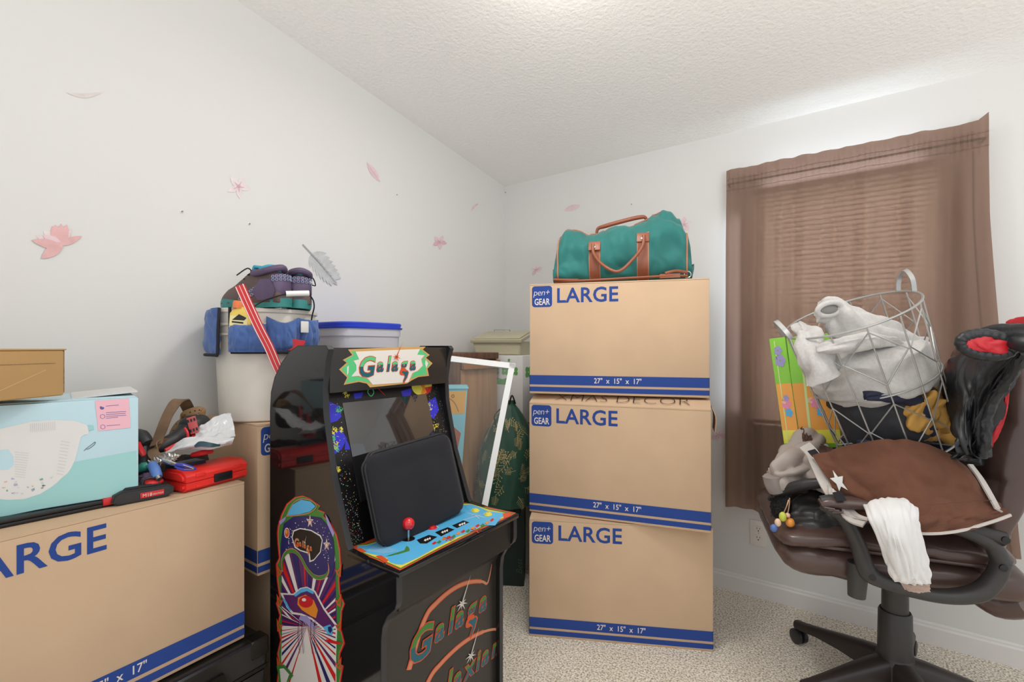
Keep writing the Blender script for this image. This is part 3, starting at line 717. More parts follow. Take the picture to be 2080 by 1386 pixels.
xl = (xe-p0); xl = Vector((xl.x, xl.y, 0)).normalized()
galaga(g, p0+UP*.008, (xl+UP*.035), B, .057, 0, a_org, a_mint, a_teal, word='Galaga', star=a_org, drop=.1)
g.build('marquee_artwork', mq)
# screen bezel: leaning plane between marquee and deck
b0 = Vector((.016, .196, .618)); b1 = Vector((.016, .318, 1.006))
bd = (b1-b0).normalized()
g = MB(AF); hh = (b1-b0).length
BZ = AF @ FR(b0, (1, 0, 0), bd)
g = MB(BZ); g.box(0, AW-.032, 0, .012, 0, hh, a_blk); bz = g.build('screen_bezel', arc)
bn = -(BZ.to_3x3() @ Vector((0, 1, 0)))
bp0 = BZ @ Vector((0, 0, 0))
g = MB(AF); g.box(.016, AW-.016, .286, .330, 1.0055, 1.0065, M_blk); g.build('marquee_underside', arc)
def bzp(zp, lay, k=4.47, ox=680, oy=690): return [hit(x, y, bp0+bn*(.0004+.0003*lay), bn) for x, y in zoom(zp, ox, oy, k)]
g = MB()
def clipb(pts):                                        # keep the art inside the bezel
    inv = BZ.inverted(); out = []
    for p_ in pts:
        q = inv @ p_; q.x = min(max(q.x, .001), AW-.033); q.z = min(max(q.z, .001), hh-.001); out.append(BZ @ q)
    return out
def bshape(zp, m, lay, **k): g.flat(clipb(bzp(zp, lay, **k)), m)
for zp in ([(-60, 560), (40, 600), (60, 700), (20, 740), (-50, 760)], [(-40, 860), (60, 820), (110, 900), (60, 1000), (-30, 1060)], [(100, 900), (130, 960), (140, 1000), (90, 1000)], [(170, 490), (260, 480), (240, 530), (180, 540)],
           [(600, 470), (700, 440), (690, 520), (620, 520)], [(740, 560), (820, 530), (780, 640), (730, 620)], [(850, 560), (915, 520), (945, 640), (900, 720), (860, 700)], [(770, 800), (860, 790), (850, 860), (790, 850)],
           [(930, 900), (980, 960), (985, 1060), (945, 1010)], [(985, 1240), (1040, 1200), (1070, 1360), (1020, 1380)], [(-20, 1120), (20, 1140), (0, 1250), (-50, 1240)]): bshape(zp, a_blu, 0)
def squig(x, y, s_, m, seed, lay=2):
    rnd = random.Random(seed)
    for k in range(9):
        a_ = 2*PI*k/9+rnd.uniform(-.3, .3); b2 = a_+rnd.choice([-1, 1])*rnd.uniform(.5, 1.1); r0 = rnd.uniform(.05, .25)*s_; r2 = rnd.uniform(.45, .8)*s_
        g.ribbon(clipb(bzp([(x+r0*math.cos(a_), y+r0*math.sin(a_)*1.2), (x+(r0+r2)/2*math.cos((a_+b2)/2+.2), y+(r0+r2)/2*1.2*math.sin((a_+b2)/2+.2)), (x+r2*math.cos(b2), y+r2*1.2*math.sin(b2))], lay)), [.0026, .0022, .0008], bn, m)
    for k in range(8):
        a_ = rnd.uniform(0, 2*PI); bshape([(x+s_*.6*math.cos(a_)-5, y+s_*.6*math.sin(a_)), (x+s_*.6*math.cos(a_), y+s_*.6*math.sin(a_)-6), (x+s_*.6*math.cos(a_)+5, y+s_*.6*math.sin(a_)+4)], m, lay)
for i, (x, y, s_) in enumerate(((850, 610, 62), (820, 740, 62), (905, 790, 62), (-5, 830, 50), (10, 960, 55), (105, 500, 45), (60, 820, 34), (970, 900, 40), (880, 900, 38), (1000, 1120, 42), (30, 1180, 40))): squig(x, y, s_, a_yel, i)
for i, (x, y, s_) in enumerate(((40, 640, 50), (20, 990, 40), (-20, 900, 40))): squig(x, y, s_, a_mint, i+20)
g.ribbon(clipb(bzp([(900, 905), (925, 915), (935, 950), (930, 990), (915, 1000)], 2)), .003, bn, a_wht); bshape([(925, 985), (960, 985), (950, 1020), (930, 1025)], a_red, 3)
g.ribbon(clipb(bzp([(310, 440), (300, 480), (330, 515), (355, 480), (340, 445)], 2)), .0025, bn, a_mint)
g.ribbon(clipb(bzp([(395, 445), (430, 480), (455, 505)], 2)), .002, bn, a_red); g.ribbon(clipb(bzp([(980, 1200), (1000, 1235), (990, 1280)], 2)), .004, bn, a_yel)
pc = [(790+92*math.cos(a_), 425+84*math.sin(a_)) for a_ in [i*2*PI/28 for i in range(28)]]
bshape(pc, a_yel, 2); bshape([p_ for p_ in pc if p_[0] > 785]+[(770, 400), (800, 440)], a_red, 3)
bshape([(770, 360), (800, 440), (780, 500), (800, 508), (835, 480), (820, 440), (810, 360)], a_ora, 4)
rnd = random.Random(3)
for k in range(520):
    side_ = rnd.random(); 
    if side_ < .5: lx, lz = rnd.uniform(.002, .05), rnd.uniform(.005, hh-.01)
    else: lx, lz = rnd.uniform(AW-.032-.072, AW-.036), rnd.uniform(.005, hh-.01)
    if rnd.random() < .55 and side_ < .5: lz = abs(rnd.gauss(0, .07))+.004; lx = rnd.uniform(.002, .045)
    if lz > hh: continue
    r_ = rnd.uniform(.0005, .0013); m = rnd.choice([a_wht, a_wht, a_yel, a_red, a_mint, a_lil])
    g.flat([BZ @ Vector((lx+r_*math.cos(q), -.0012-.0001*(k % 5), lz+r_*math.sin(q))) for q in (0, PI/2, PI, 3*PI/2)], m)
g.build('bezel_artwork', bz)
g = MB(BZ); g.box(.058, AW-.032-.066, -.0022, .001, .10, hh-.035, M_scr, .001); g.build('screen', arc)
# side artwork on the left panel
SPn = -(A.copy()); SP0 = pl(0)
def sdp(zp, lay, k=3.59, ox=540, oy=1000): return [hit(x, y, SP0+SPn*(.0004+.00035*lay), SPn) for x, y in zoom(zp, ox, oy, k)]
def sd(zp, m, lay): g.flat(sdp(zp, lay), m)
g = MB()
outl = [(85, 248), (112, 160), (150, 85), (210, 36), (268, 24), (330, 48), (398, 100), (380, 126), (432, 146), (420, 172), (478, 228), (520, 310), (545, 420), (552, 540), (538, 640), (545, 740), (578, 815), (558, 872), (553, 1000), (578, 1105), (545, 1180), (540, 1250), (568, 1268), (548, 1386), (540, 1500), (560, 1600), (520, 1720), (300, 1800),
        (120, 1720), (90, 1600), (100, 1500), (78, 1386), (85, 1330), (97, 1270), (80, 1180), (104, 1080), (80, 975), (98, 900), (72, 812), (95, 760), (78, 640), (72, 525), (94, 480), (84, 380), (80, 300)]
sd(outl, a_red, 0)
cx_ = 313
def insx(pts, k, ky=1.0, cy=700): return [(cx_+(x-cx_)*k, cy+(y-cy)*ky) for x, y in pts]
sd(insx(outl, .965, .993), a_tan, 1); sd(insx(outl, .945, .988), a_grn, 2)
body = [(118, 300), (130, 230), (200, 180), (300, 172), (400, 186), (455, 250), (492, 350), (505, 480), (508, 640), (512, 800), (520, 1000), (512, 1200), (515, 1386), (500, 1600), (300, 1740), (140, 1600), (118, 1386), (112, 1200), (118, 1000), (112, 800), (112, 640), (106, 480), (108, 380)]
sd(body, a_pur, 3)
sd([(p_[0], max(p_[1], 980)) for p_ in body], a_wht, 4)
# rays
c_ = (300, 985)
def edge_pt(a_):
    dx, dy = math.cos(a_), -math.sin(a_)
    k = 1e9
    if dx > 0: k = min(k, (508-c_[0])/dx)
    if dx < 0: k = min(k, (116-c_[0])/dx)
    if dy < 0: k = min(k, (450-c_[1])/dy)
    if dy > 0: k = min(k, (1700-c_[1])/dy)
    return (c_[0]+dx*k, c_[1]+dy*k)
rnd = random.Random(11)
for k in range(30):
    a0 = math.radians(k*6.1); a1 = a0+math.radians(rnd.uniform(1.6, 4.2)); sd([c_, edge_pt(a0), edge_pt(a1)], [a_red, a_wht, a_nav, a_red, a_nav, a_wht][k % 6], 5)
for k in range(22):
    a0 = -math.radians(3+k*8.0); a1 = a0-math.radians(rnd.uniform(1.5, 4)); 
    if abs(math.degrees(a0)+90) < 14: continue
    sd([c_, edge_pt(a0), edge_pt(a1)], [a_nav, a_red, a_pur, a_red][k % 4], 5)
# starry dome, crescent, swoosh
sky = [(118, 300), (130, 232), (200, 182), (300, 174), (400, 188), (455, 252), (492, 352), (503, 480), (495, 560), (475, 625), (420, 618), (350, 600), (300, 540), (255, 460), (190, 432), (140, 455), (112, 520), (106, 480), (108, 380)]
sd(sky, a_nav, 6)
for k in range(170):
    x, y = rnd.uniform(120, 490), rnd.uniform(185, 610)
    if y > 420 and x < 300+(y-420)*.5: continue
    if math.hypot((x-300)/200, (y-395)/215) > .93: continue
    r_ = rnd.uniform(1.5, 5); sd([(x-r_, y), (x, y-r_), (x+r_, y), (x, y+r_)], a_wht, 7)
sd([(150, 172), (195, 92), (258, 56), (325, 68), (362, 104), (322, 142), (248, 162)], a_lbl, 5)
g.ribbon(sdp([(150, 176), (195, 86), (258, 50), (328, 62), (370, 104), (320, 150), (240, 168), (150, 176)], 6), .0022, SPn, a_tan)
g.ribbon(sdp([(122, 580), (118, 500), (150, 440), (200, 428), (250, 470), (300, 560), (360, 620), (425, 618), (458, 575), (452, 510)], 8), [.006, .010, .012, .012, .012, .012, .012, .011, .006, .001], SPn, a_tan)
g.ribbon(sdp([(122, 575), (120, 500), (150, 442), (200, 430), (250, 472), (300, 560), (360, 620), (422, 618), (455, 575)], 9), [.003, .007, .009, .009, .009, .009, .009, .008, .003], SPn, a_grn)
for zp in ([(432, 160), (452, 190), (500, 300), (490, 330), (450, 240)], [(95, 215), (150, 175), (140, 205), (105, 240)]): sd(zp, a_lil, 5)
for y0 in (560, 780, 960, 1240):
    for s_, x0 in ((1, 78), (-1, 552)): sd([(x0, y0-40), (x0+s_*26, y0+10), (x0+s_*50, y0+5), (x0+s_*30, y0+45), (x0+s_*6, y0+60)], a_org, 6); sd([(x0+s_*8, y0), (x0+s_*26, y0+22), (x0+s_*36, y0+20), (x0+s_*20, y0+40)], a_grn, 7)
pc = [(153+19*math.cos(a_), 298+38*math.sin(a_)) for a_ in [i*2*PI/20 for i in range(20)]]; sd(pc, a_wht, 8); sd(shr(pc, .82), a_org, 9); sd(shr(pc, .4, -3, -8), a_gld, 10)
def star5(x, y, r_, m, lay): sd([(x+(r_ if i % 2 == 0 else r_*.42)*math.sin(i*PI/5)*.55, y-(r_ if i % 2 == 0 else r_*.42)*math.cos(i*PI/5)) for i in range(10)], m, lay)
star5(322, 215, 48, a_wht, 8); star5(322, 218, 34, a_org, 9); star5(322, 220, 22, a_wht, 10); star5(443, 385, 48, a_wht, 8); star5(443, 387, 34, a_org, 9); star5(443, 388, 22, a_wht, 10)
sd([(188, 330), (200, 280), (250, 262), (330, 276), (400, 315), (415, 350), (400, 440), (350, 500), (318, 512), (312, 450), (250, 430), (210, 405)], a_wht, 8)
sd([(194, 332), (206, 288), (250, 270), (328, 284), (392, 322), (408, 350), (394, 436), (350, 490), (326, 500), (320, 442), (252, 422), (216, 398)], a_blk, 9)
p0 = sdp([(206, 380)], 10)[0]; xe = sdp([(405, 425)], 10)[0]
galaga(g, p0, xe-p0, SPn, .0225, 0, a_gld, a_tan, a_org, word='Galaga', star=a_wht, lay=.0003, drop=.3)
# generic winged spacecraft (stand-in)
sd([(105, 735), (200, 742), (250, 700), (300, 690), (360, 720), (430, 850), (530, 980), (480, 1010), (420, 1005), (330, 930), (260, 900), (190, 890), (150, 840)], a_wht, 6)
sd([(125, 748), (205, 752), (255, 712), (300, 702), (352, 730), (420, 858), (505, 975), (470, 1000), (425, 992), (336, 918), (262, 886), (200, 876), (160, 832)], a_pur, 7)
sd([(205, 748), (255, 706), (300, 698), (352, 728), (345, 745), (300, 722), (255, 735), (215, 765)], a_lbl, 8)
sd([(235, 770), (290, 748), (350, 790), (380, 860), (365, 920), (330, 905), (262, 860), (230, 820)], a_ora, 8)
sd([(p_[0], p_[1]) for p_ in [(292+52*math.cos(a_), 800+44*math.sin(a_)) for a_ in [i*2*PI/20 for i in range(20)]]], a_red, 9)
sd([(278+16*math.cos(a_), 786+12*math.sin(a_)) for a_ in [i*2*PI/14 for i in range(14)]], a_wht, 10)
for zp in ([(120, 765), (150, 800), (185, 870), (165, 858), (130, 800)], [(415, 985), (470, 965), (490, 1000), (480, 1045), (450, 1035)]): sd(zp, a_lbl, 9)
sd([(452, 985), (476, 978), (484, 1010), (470, 1030), (455, 1015)], a_nav, 10)
sd([(250, 905), (300, 905), (345, 960), (370, 1000), (320, 985), (290, 950), (240, 930)], a_lil, 8)
for x0 in (238, 265, 330, 355): g.ribbon(sdp([(x0, 940), (x0-5, 1040), (x0+8, 1180)], 9), .0016, SPn, a_blk); g.ribbon(sdp([(x0+10, 940), (x0+4, 1040), (x0+16, 1170)], 9), .0012, SPn, a_lil)
sd([(570, 1105), (520, 1090), (440, 1075), (430, 1090), (510, 1110)], a_red, 9); sd([(70, 812), (100, 835), (150, 900), (200, 940), (150, 880)], a_wht, 9)
sd([(78, 1270), (130, 1260), (170, 1300), (200, 1340), (160, 1386), (100, 1386)], a_grn, 8); sd([(100, 1290), (130, 1285), (170, 1330), (150, 1386), (110, 1386)], a_wht, 9)
g.build('side_artwork', sp1)
# front panel lettering
FN = B.copy()
fpp = lambda px, py: hit(px, py, AF @ Vector((0, .0655, 0)), B)
g = MB()
def front_logo(pl_, pr_, size, word, star, drop):
    p0 = fpp(*pl_)+B*.0012; p1 = fpp(*pr_); d = p1-p0; d.z = 0
    galaga(g, p0, d.normalized()+UP*0, B, size, 0, a_org, a_grn, a_teal, word=word, star=star, arc_=True, drop=drop)
front_logo((826, 1345), (968, 1272), .084, 'Galaga', a_wht, .06)
front_logo((826, 1480), (972, 1378), .080, 'Galaxian', a_wht, .06)
g.build('front_lettering', fp)
# T-bolts, small screws on the side
for (px, py) in ((646, 753), (748, 1141), (782, 1146)):
    g = MB()
    p_ = hit(px, py, SP0, SPn); T = Matrix.Translation(p_) @ SPn.to_track_quat('Z', 'Y').to_matrix().to_4x4(); g.lathe([(.004, 0), (.0035, .001)], M_tmold, 12, T)
    g.build('bolt_cap', sp1)
# laptop sleeve leaning on the screen
M_neo = mat('neoprene', (25, 25, 31), .8, bump=.3, bscale=600, sheen=.12, bdist=.0006, spec=.3)
M_neo2 = mat('sleeve_binding', (24, 24, 26), .6)
slb = AF @ Vector((.222, .128, DZ+.0055)); 
tilt = math.radians(14.5)
zd = (AF.to_3x3() @ Vector((0, math.sin(tilt), math.cos(tilt)))); SLM = FR(slb, A, zd) @ Matrix.Rotation(math.radians(-3.0), 4, 'Y')
sl = thing('laptop_sleeve', SLM, 'black neoprene laptop sleeve leaning against the screen of the arcade machine', 'laptop sleeve')
g = MB(SLM); bm = bmesh.new(); NX, NZ = 44, 34; W2, H2, TH = .165, .246, .016
def sleeve_pt(u, v, s_):
    x = (u-.5)*2; z = (v-.5)*2; r_ = .16
    ax = 1-(max(0, abs(z)-(1-r_*1.3))/(r_*1.3))**2.2*r_*.55; az = 1-(max(0, abs(x)-(1-r_))/r_)**2.2*r_*.8
    th = TH*(1-max(abs(x), abs(z))**8)**.5 + .004*(noise.noise(Vector((x*1.5, z*1.5, 3)))-.3*math.exp(-((z-.55)/.16)**2-((x+.1)/.7)**2)*3)*(1-max(abs(x), abs(z))**4)
    return Vector((x*W2*ax, -th if s_ else th*.6, H2/2+z*H2/2*az))
vs = [sleeve_pt(i/(NX-1), j/(NZ-1), 1) for j in range(NZ) for i in range(NX)]+[sleeve_pt(i/(NX-1), j/(NZ-1), 0) for j in range(NZ) for i in range(NX)]
K = NX*NZ; fs = []
for j in range(NZ-1):
    for i in range(NX-1):
        a_, b2, c, d = j*NX+i, j*NX+i+1, (j+1)*NX+i+1, (j+1)*NX+i; fs += [[a_, b2, c, d], [K+d, K+c, K+b2, K+a_]]
g.add(vs, fs, M_neo); g.build('sleeve_body', sl, sharp=80)
g = MB(SLM); ed = [sleeve_pt(i/(NX-1), 0, 1) for i in range(NX)]+[sleeve_pt(1, j/(NZ-1), 1) for j in range(1, NZ)]+[sleeve_pt(i/(NX-1), 1, 1) for i in range(NX-2, -1, -1)]+[sleeve_pt(0, j/(NZ-1), 1) for j in range(NZ-2, 0, -1)]
g.tube([Vector((p_.x*.985, -.004, H2/2+(p_.z-H2/2)*.985)) for p_ in ed], .0028, M_neo2, 6, smooth=False, closed=True)
g.tube([Vector((p_.x*1.005, .004, H2/2+(p_.z-H2/2)*1.005)) for p_ in ed], .0028, M_neo2, 6, smooth=False, closed=True); g.build('zip_binding', sl)
# ------------------------------------------------------------------ left side: things on and under the boxes
TOPZ = .752                                            # top of the large box on the left
# low black trunk below the large box
M_trk = mat('trunk_black', (34, 32, 30), .28, bump=.3, bscale=30, var=.3, vscale=9, coat=.3)
M_brs = mat('trunk_metal', (58, 55, 50), .3, .8)
TKa = math.radians(58); TKW, TKD, TKH = .80, .36, .308
TK = FR(Vector((-.700-TKW*math.cos(TKa), 1.372-TKW*math.sin(TKa), 0)), (math.cos(TKa), math.sin(TKa), 0))
tk = thing('trunk', TK @ Matrix.Translation((TKW/2, TKD/2, 0)), 'black metal-cornered trunk on the floor under the large box at the left edge', 'trunk')
g = MB(TK); g.box(0, TKW, 0, TKD, 0, .215, M_trk, .008); g.build('trunk_body', tk)
g = MB(TK); g.box(-.003, TKW+.003, -.004, TKD+.003, .218, TKH, M_trk, .012, 3); ld = g.build('lid', tk)
g = MB(TK)
g.box(-.004, TKW+.004, -.0065, -.003, .222, .232, M_brs, .001)
g.build('lid_rim', ld)
for x0, x1 in ((-.006, .045), (TKW-.045, TKW+.006)):
    g = MB(TK); g.box(x0, x1, -.008, .04, TKH-.05, TKH+.003, M_brs, .008, 3); g.build('corner_cap', tk, label='metal corner cap')
g = MB(TK); x0 = TKW-.14
g.prism([(x0-.026, .17), (x0+.026, .17), (x0+.034, .22), (x0+.02, .27), (x0-.02, .27), (x0-.034, .22)], -.011, -.003, M_brs)
g.lathe([(.017, 0), (.017, .006), (.008, .010)], M_brs, 20, T=Matrix.Translation((x0, -.010, .225)) @ Matrix.Rotation(PI/2, 4, 'X')); g.build('latch', tk)
# blue pull-up box and what lies on it
M_sky = mat('carton_pale_blue', (190, 218, 226), .45, spec=.4); M_aqua = mat('carton_aqua', (158, 208, 206), .45); M_pnk = mat('carton_pink', (240, 184, 196), .45)
M_dia = mat('diaper_white', (224, 222, 218), .7, bump=.4, bscale=30, bdist=.002); M_dia2 = mat('diaper_ruffle', (208, 207, 205), .7); M_txt = mat('print_violet', (96, 92, 150), .6)
DBa = math.radians(43); DBW, DBD, DBH = .36, .25, .234
DBz = .770
DB = FR(Vector((-.912-DBW*math.cos(DBa), 1.178-DBW*math.sin(DBa), DBz)), (math.cos(DBa), math.sin(DBa), 0))
# thin black case underneath
M_case = mat('black_plastic', (26, 25, 26), .35)
BKa = math.radians(52)
BK = FR(Vector((-.925-.40*math.cos(BKa), 1.162-.40*math.sin(BKa), TOPZ-.001)), (math.cos(BKa), math.sin(BKa), 0))
bk = thing('flat_case', BK @ Matrix.Translation((.2, .12, 0)), 'flat black case squeezed between the pale blue carton and the large box', 'case')
g = MB(BK); g.box(0, .385, .004, .25, .0, .009, M_case, .003); g.build('case_base', bk)
g = MB(BK); g.box(0, .385, .004, .25, .0095, .0178, M_case, .003); g.build('case_lid', bk)
db = thing('diaper_carton', DB @ Matrix.Translation((DBW/2, DBD/2, 0)), 'pale blue and aqua diaper carton with a pink label on top of the large box', 'carton')
g = MB(DB); g.box(0, DBW, 0, DBD, 0, DBH, M_sky, .003)
dn = (DB.to_3x3() @ Vector((0, -1, 0))); d0 = DB @ Vector((0, 0, 0))
def dbp(pts, lay): return [hit(x, y, d0+dn*(.0005+.0003*lay), dn) for x, y in pts]
def zz(pts): return zoom(pts, 0, 680, 3.648)
IB = DB.inverted()
def dflat(pts, m, lay): g.flat([IB @ q for q in dbp(pts, lay)], m)
dflat([(-95, 955), (150, 939), (277, 916), (279.5, 1001), (100, 1031), (-95, 1070)], M_aqua, 0)
dflat(zz([(705, 490), (955, 472), (968, 690), (728, 715)]), M_pnk, 1)
for y0, w_, x0 in ((530, 95, 785), (578, 150, 785), (592, 145, 785), (606, 150, 785), (620, 90, 785), (676, 100, 790)):
    a_ = dbp(zz([(x0, y0)]), 2)[0]; b2 = dbp(zz([(x0+w_, y0-8)]), 2)[0]; g.ribbon([IB @ a_, IB @ b2], .0011, Vector((0, -1, 0)), M_txt, smooth=False)
for (x, y, f) in ((756, 541, 1), (760, 607, 0), (762, 684, 0)):
    pts = [(x+17*math.cos(a_), y+15*math.sin(a_)) for a_ in [i*2*PI/16 for i in range(17)]]
    if f: dflat(zz([p_ for p_ in pts if p_[1] > y-4 or p_[0] < x-8]), M_txt, 2)
    else: g.ribbon([IB @ q for q in dbp(zz(pts), 2)], .0009, Vector((0, -1, 0)), M_txt, smooth=False)
dia = [(-200, 740), (0, 700), (60, 685), (150, 665), (225, 645), (400, 632), (560, 640), (640, 668), (660, 700), (655, 740), (625, 742), (600, 760), (590, 800), (575, 860), (555, 930), (530, 985), (500, 1030), (455, 1065), (420, 1100), (380, 1130), (300, 1180), (180, 1220), (60, 1226), (-100, 1210), (-200, 1180)]
dflat(zz(dia), M_dia, 1)
dflat(zz([(648, 670), (692, 672), (698, 705), (655, 712)]), M_aqua, 2)
dflat(zz([(-60, 860), (60, 850), (100, 905), (100, 970), (60, 1000), (-60, 1010)]), M_sky, 2)
for k in range(13): 
    a_, b2 = dbp(zz([(225+k*15, 662-k*1.5)]), 2)[0], dbp(zz([(228+k*15, 722-k*1.2)]), 2)[0]; g.ribbon([IB @ a_, IB @ b2], .0012, Vector((0, -1, 0)), M_dia2, smooth=False)
for k in range(11):
    a_, b2 = dbp(zz([(450-k*3, 790+k*24)]), 2)[0], dbp(zz([(520-k*5, 800+k*24)]), 2)[0]; g.ribbon([IB @ a_, IB @ b2], .0016, Vector((0, -1, 0)), M_dia2, smooth=False)
    a_, b2 = dbp(zz([(110, 870+k*18)]), 2)[0], dbp(zz([(215-k*3, 880+k*18)]), 2)[0]; g.ribbon([IB @ a_, IB @ b2], .0013, Vector((0, -1, 0)), M_dia2, smooth=False)
rnd = random.Random(5)
for k in range(26):
    x, y = rnd.uniform(-20, 380), rnd.uniform(1060, 1180)
    if y > 1190-.0009*(x-100)**2+0: continue
    dflat(zz([(x, y), (x+rnd.uniform(8, 30), y-rnd.uniform(0, 14)), (x+rnd.uniform(14, 34), y+4), (x+8, y+10)]), rnd.choice([mat('leaf_print', (130, 168, 166), .6), M_dia2, mat('peach_print', (222, 180, 160), .6), mat('violet_print', (176, 172, 200), .6)]), 2)
g.ribbon([IB @ q for q in dbp(zz([(622, 862), (648, 838), (680, 815), (704, 796), (700, 815), (660, 845), (640, 850)]), 2)], .0010, Vector((0, -1, 0)), M_case)
g.build('carton_body', db)
g = MB(DB); g.box(.02, DBW-.004, .015, DBD-.02, DBH, DBH+.0025, M_sky, .001)
g.prism([(DBW-.12, DBH+.001), (DBW+.004, DBH+.010), (DBW+.003, DBH+.013), (DBW-.12, DBH+.004)], .05, DBD-.01, mat('carton_inside', (214, 214, 212), .7)); g.build('top_flap', db)
# golden cardboard box on top of it
GBa = math.radians(83); GBz = DBz+DBH+.0135
GBW, GBD, GBH = .30, .24, .104
GB = FR(Vector((-1.020-GBW*math.cos(GBa), 1.100-GBW*math.sin(GBa), GBz)), (math.cos(GBa), math.sin(GBa), 0))
gb = thing('cardboard_box', GB @ Matrix.Translation((GBW/2, GBD/2, 0)), 'small golden brown cardboard box with creases on top of the blue carton', 'cardboard box')
g = MB(GB); g.box(0, GBW, 0, GBD, 0, GBH, M_card2, .006, 3); g.build('box_body', gb)
g = MB(GB); g.box(.0, GBW+.0035, -.0012, GBD, GBH-.001, GBH+.0022, M_card2, .001)
g.box(GBW-.001, GBW+.0035, .004, GBD-.01, .006, GBH+.001, M_edge, .001); g.build('lid_flap', gb)
g = MB(GB); g.ribbon([Vector((.0, -.0006, .066)), Vector((.12, -.0006, .073)), Vector((GBW-.02, -.0006, .074))], .0012, Vector((0, -1, 0)), M_edge); g.ribbon([Vector((.17, -.0006, .02)), Vector((.26, -.0006, .06))], .0012, Vector((0, -1, 0)), mat('crease_light', (214, 178, 130), .8)); g.build('crease', gb)
# dark green bag at the very corner of the picture
M_dgr = mat('dark_green_canvas', (46, 56, 48), .8, bump=.5, bscale=120, bdist=.001, var=.2)
sb = thing('canvas_bag', Vector((-.85, .70, 0)), 'dark green canvas bag leaning in at the bottom left corner', 'bag')
g = MB(); rg = []
for z, k in ((.004, .9), (.03, 1), (.15, 1.0), (.25, .85), (.33, .55), (.38, .25), (.392, .04)):
    rg.append([Vector((-.858+.105*k*x, .66+.17*k*y, z)) for x, y in ell(36, 1, 1, 2.6)])
g.rings([[p_+Vector((.006*crease(p_, 9, 1), .0, 0)) for p_ in r] for r in rg], M_dgr); g.build('bag_body', sb, sharp=70)
g = MB(); g.tube([Vector((-.858+.105*k, .66, z)) for z, k in ((.01, .95), (.15, 1.02), (.25, .88), (.33, .58), (.38, .28))], .006, mat('green_piping', (62, 78, 60), .6), 8); g.build('piping', sb)

# ---- tools on the large box
M_rcase = mat('red_case', (236, 52, 44), .32, bump=.15, bscale=400, bdist=.0004); M_toolr = mat('tool_red', (206, 36, 40), .35); M_toolb = mat('tool_black', (44, 43, 44), .5, bump=.2, bscale=200, bdist=.0005)
cs0 = Vector((-.838, 1.232, TOPZ)); cdir = (Vector((-.772, 1.372, TOPZ))-cs0).normalized()
CSM = FR(cs0, cdir); CSL = .180
cs = thing('tool_case', CSM @ Matrix.Translation((CSL/2, .05, 0)), 'red hard plastic tool case with a black latch on the large box', 'tool case')
def casehalf(z0, z1, flip):
    pr = [(.010, z0), (.086, z0), (.095, z0+.006), (.095, z1), (0, z1), (0, z0+.008)] if not flip else [(0, z0), (.095, z0), (.095, z1-.008), (.082, z1), (.020, z1), (.006, z1-.007), (0, z1-.014)]
    g = MB(CSM); g.prism(pr, -CSL, 0, M_rcase, Matrix.Rotation(PI/2, 4, 'Z'), .006)
    for x in (.03, .135): g.box(x, x+.025, -.0025, .004, (z0+z1)/2-.004, (z0+z1)/2+.003, M_rcase, .001)
    return g
casehalf(.0, .024, False).build('case_base', cs); casehalf(.0255, .054, True).build('case_lid', cs)
g = MB(CSM); g.box(.078, .128, -.005, .001, .010, .032, M_case, .002); g.build('latch', cs)
# battery pack in front
bp0 = Vector((-.936, 1.128, TOPZ)); bdir = (Vector((-.852, 1.222, TOPZ))-bp0).normalized(); BTM = FR(bp0, bdir)
bt = thing('battery_pack', BTM @ Matrix.Translation((.06, .03, 0)), 'black power tool battery with red release tab in front of the red case', 'battery')
g = MB(BTM); g.prism([(0, .008), (.012, 0), (.105, 0), (.122, .008), (.124, .022), (.112, .030), (.02, .032), (.004, .024)], .002, .062, M_toolb, bev=.003)
g.prism([(.02, .030), (.10, .030), (.096, .037), (.028, .037)], .012, .052, M_toolb, bev=.002); g.build('battery_body', bt)
g = MB(BTM); g.box(.054, .102, .0, .004, .008, .021, M_toolr, .001); g.text('M18', Matrix.Translation((.058, -.0008, .0105)), .011, M_cream); g.text('REDLITHIUM', Matrix.Translation((.0785, -.0008, .0118)), .006, M_cream, sx=.65); g.build('battery_label', bt)
g = MB(BTM); g.box(-.014, .006, .012, .052, .004, .020, M_toolr, .003); g.build('release_tab', bt)
g = MB(BTM); g.ball((.086, .03, .036), .017, M_toolr, 3, sc=(1.3, 1, .55)); g.tube([(.062, .02, .036), (.066, .02, .048), (.082, .02, .050), (.092, .02, .044)], .003, M_case); g.build('charge_dial', bt)
# purple spool/wheel by the diaper carton
g = MB(); c_ = P(243, 1003, 1.165); g.tube([P(232, 1002, 1.16), P(262, 994, 1.185)], .012, mat('mauve_rubber', (128, 96, 132), .5), 18, smooth=False)
g.build('spool', label='dull purple spool lying at the left end of the battery', cat='spool')
# grinder: black and red tool on its side with round head
gd = thing('angle_grinder', P(372, 905, 1.36), 'black and red power tool with vented head lying on the pile under the belt', 'power tool')
h0 = P(398, 868, 1.38)
g = MB(); g.tube([P(300, 915, 1.28), P(330, 905, 1.30), P(355, 893, 1.33), P(375, 880, 1.355), P(388, 868, 1.375)], [.012, .019, .021, .025, .030], M_toolb, 16); g.build('handle_body', gd)
g = MB(); g.ball(P(396, 870, 1.385), .036, M_toolb, 3, sc=(.95, 1.1, 1.05), p=3); g.build('motor_housing', gd)
g = MB(); q = P(392, 864, 1.343); Rr = FR(q, (1, .3, .32), (-.3, .15, 1)); g.box(-.011, .011, -.003, .004, -.024, .024, mat('vent_pink', (190, 84, 82), .4), .002, T=Rr)
for k in range(2):
    for j in range(3): g.box(-.010+j*.008, -.006+j*.008, -.0045, .0, -.018+k*.028, -.010+k*.028, M_case, T=Rr)
g.build('vent_panel', gd, label='red vent panel')
g = MB(); g.tube([P(335, 915, 1.275), P(362, 903, 1.305), P(382, 893, 1.33)], [.004, .007, .009], M_toolr, 8)
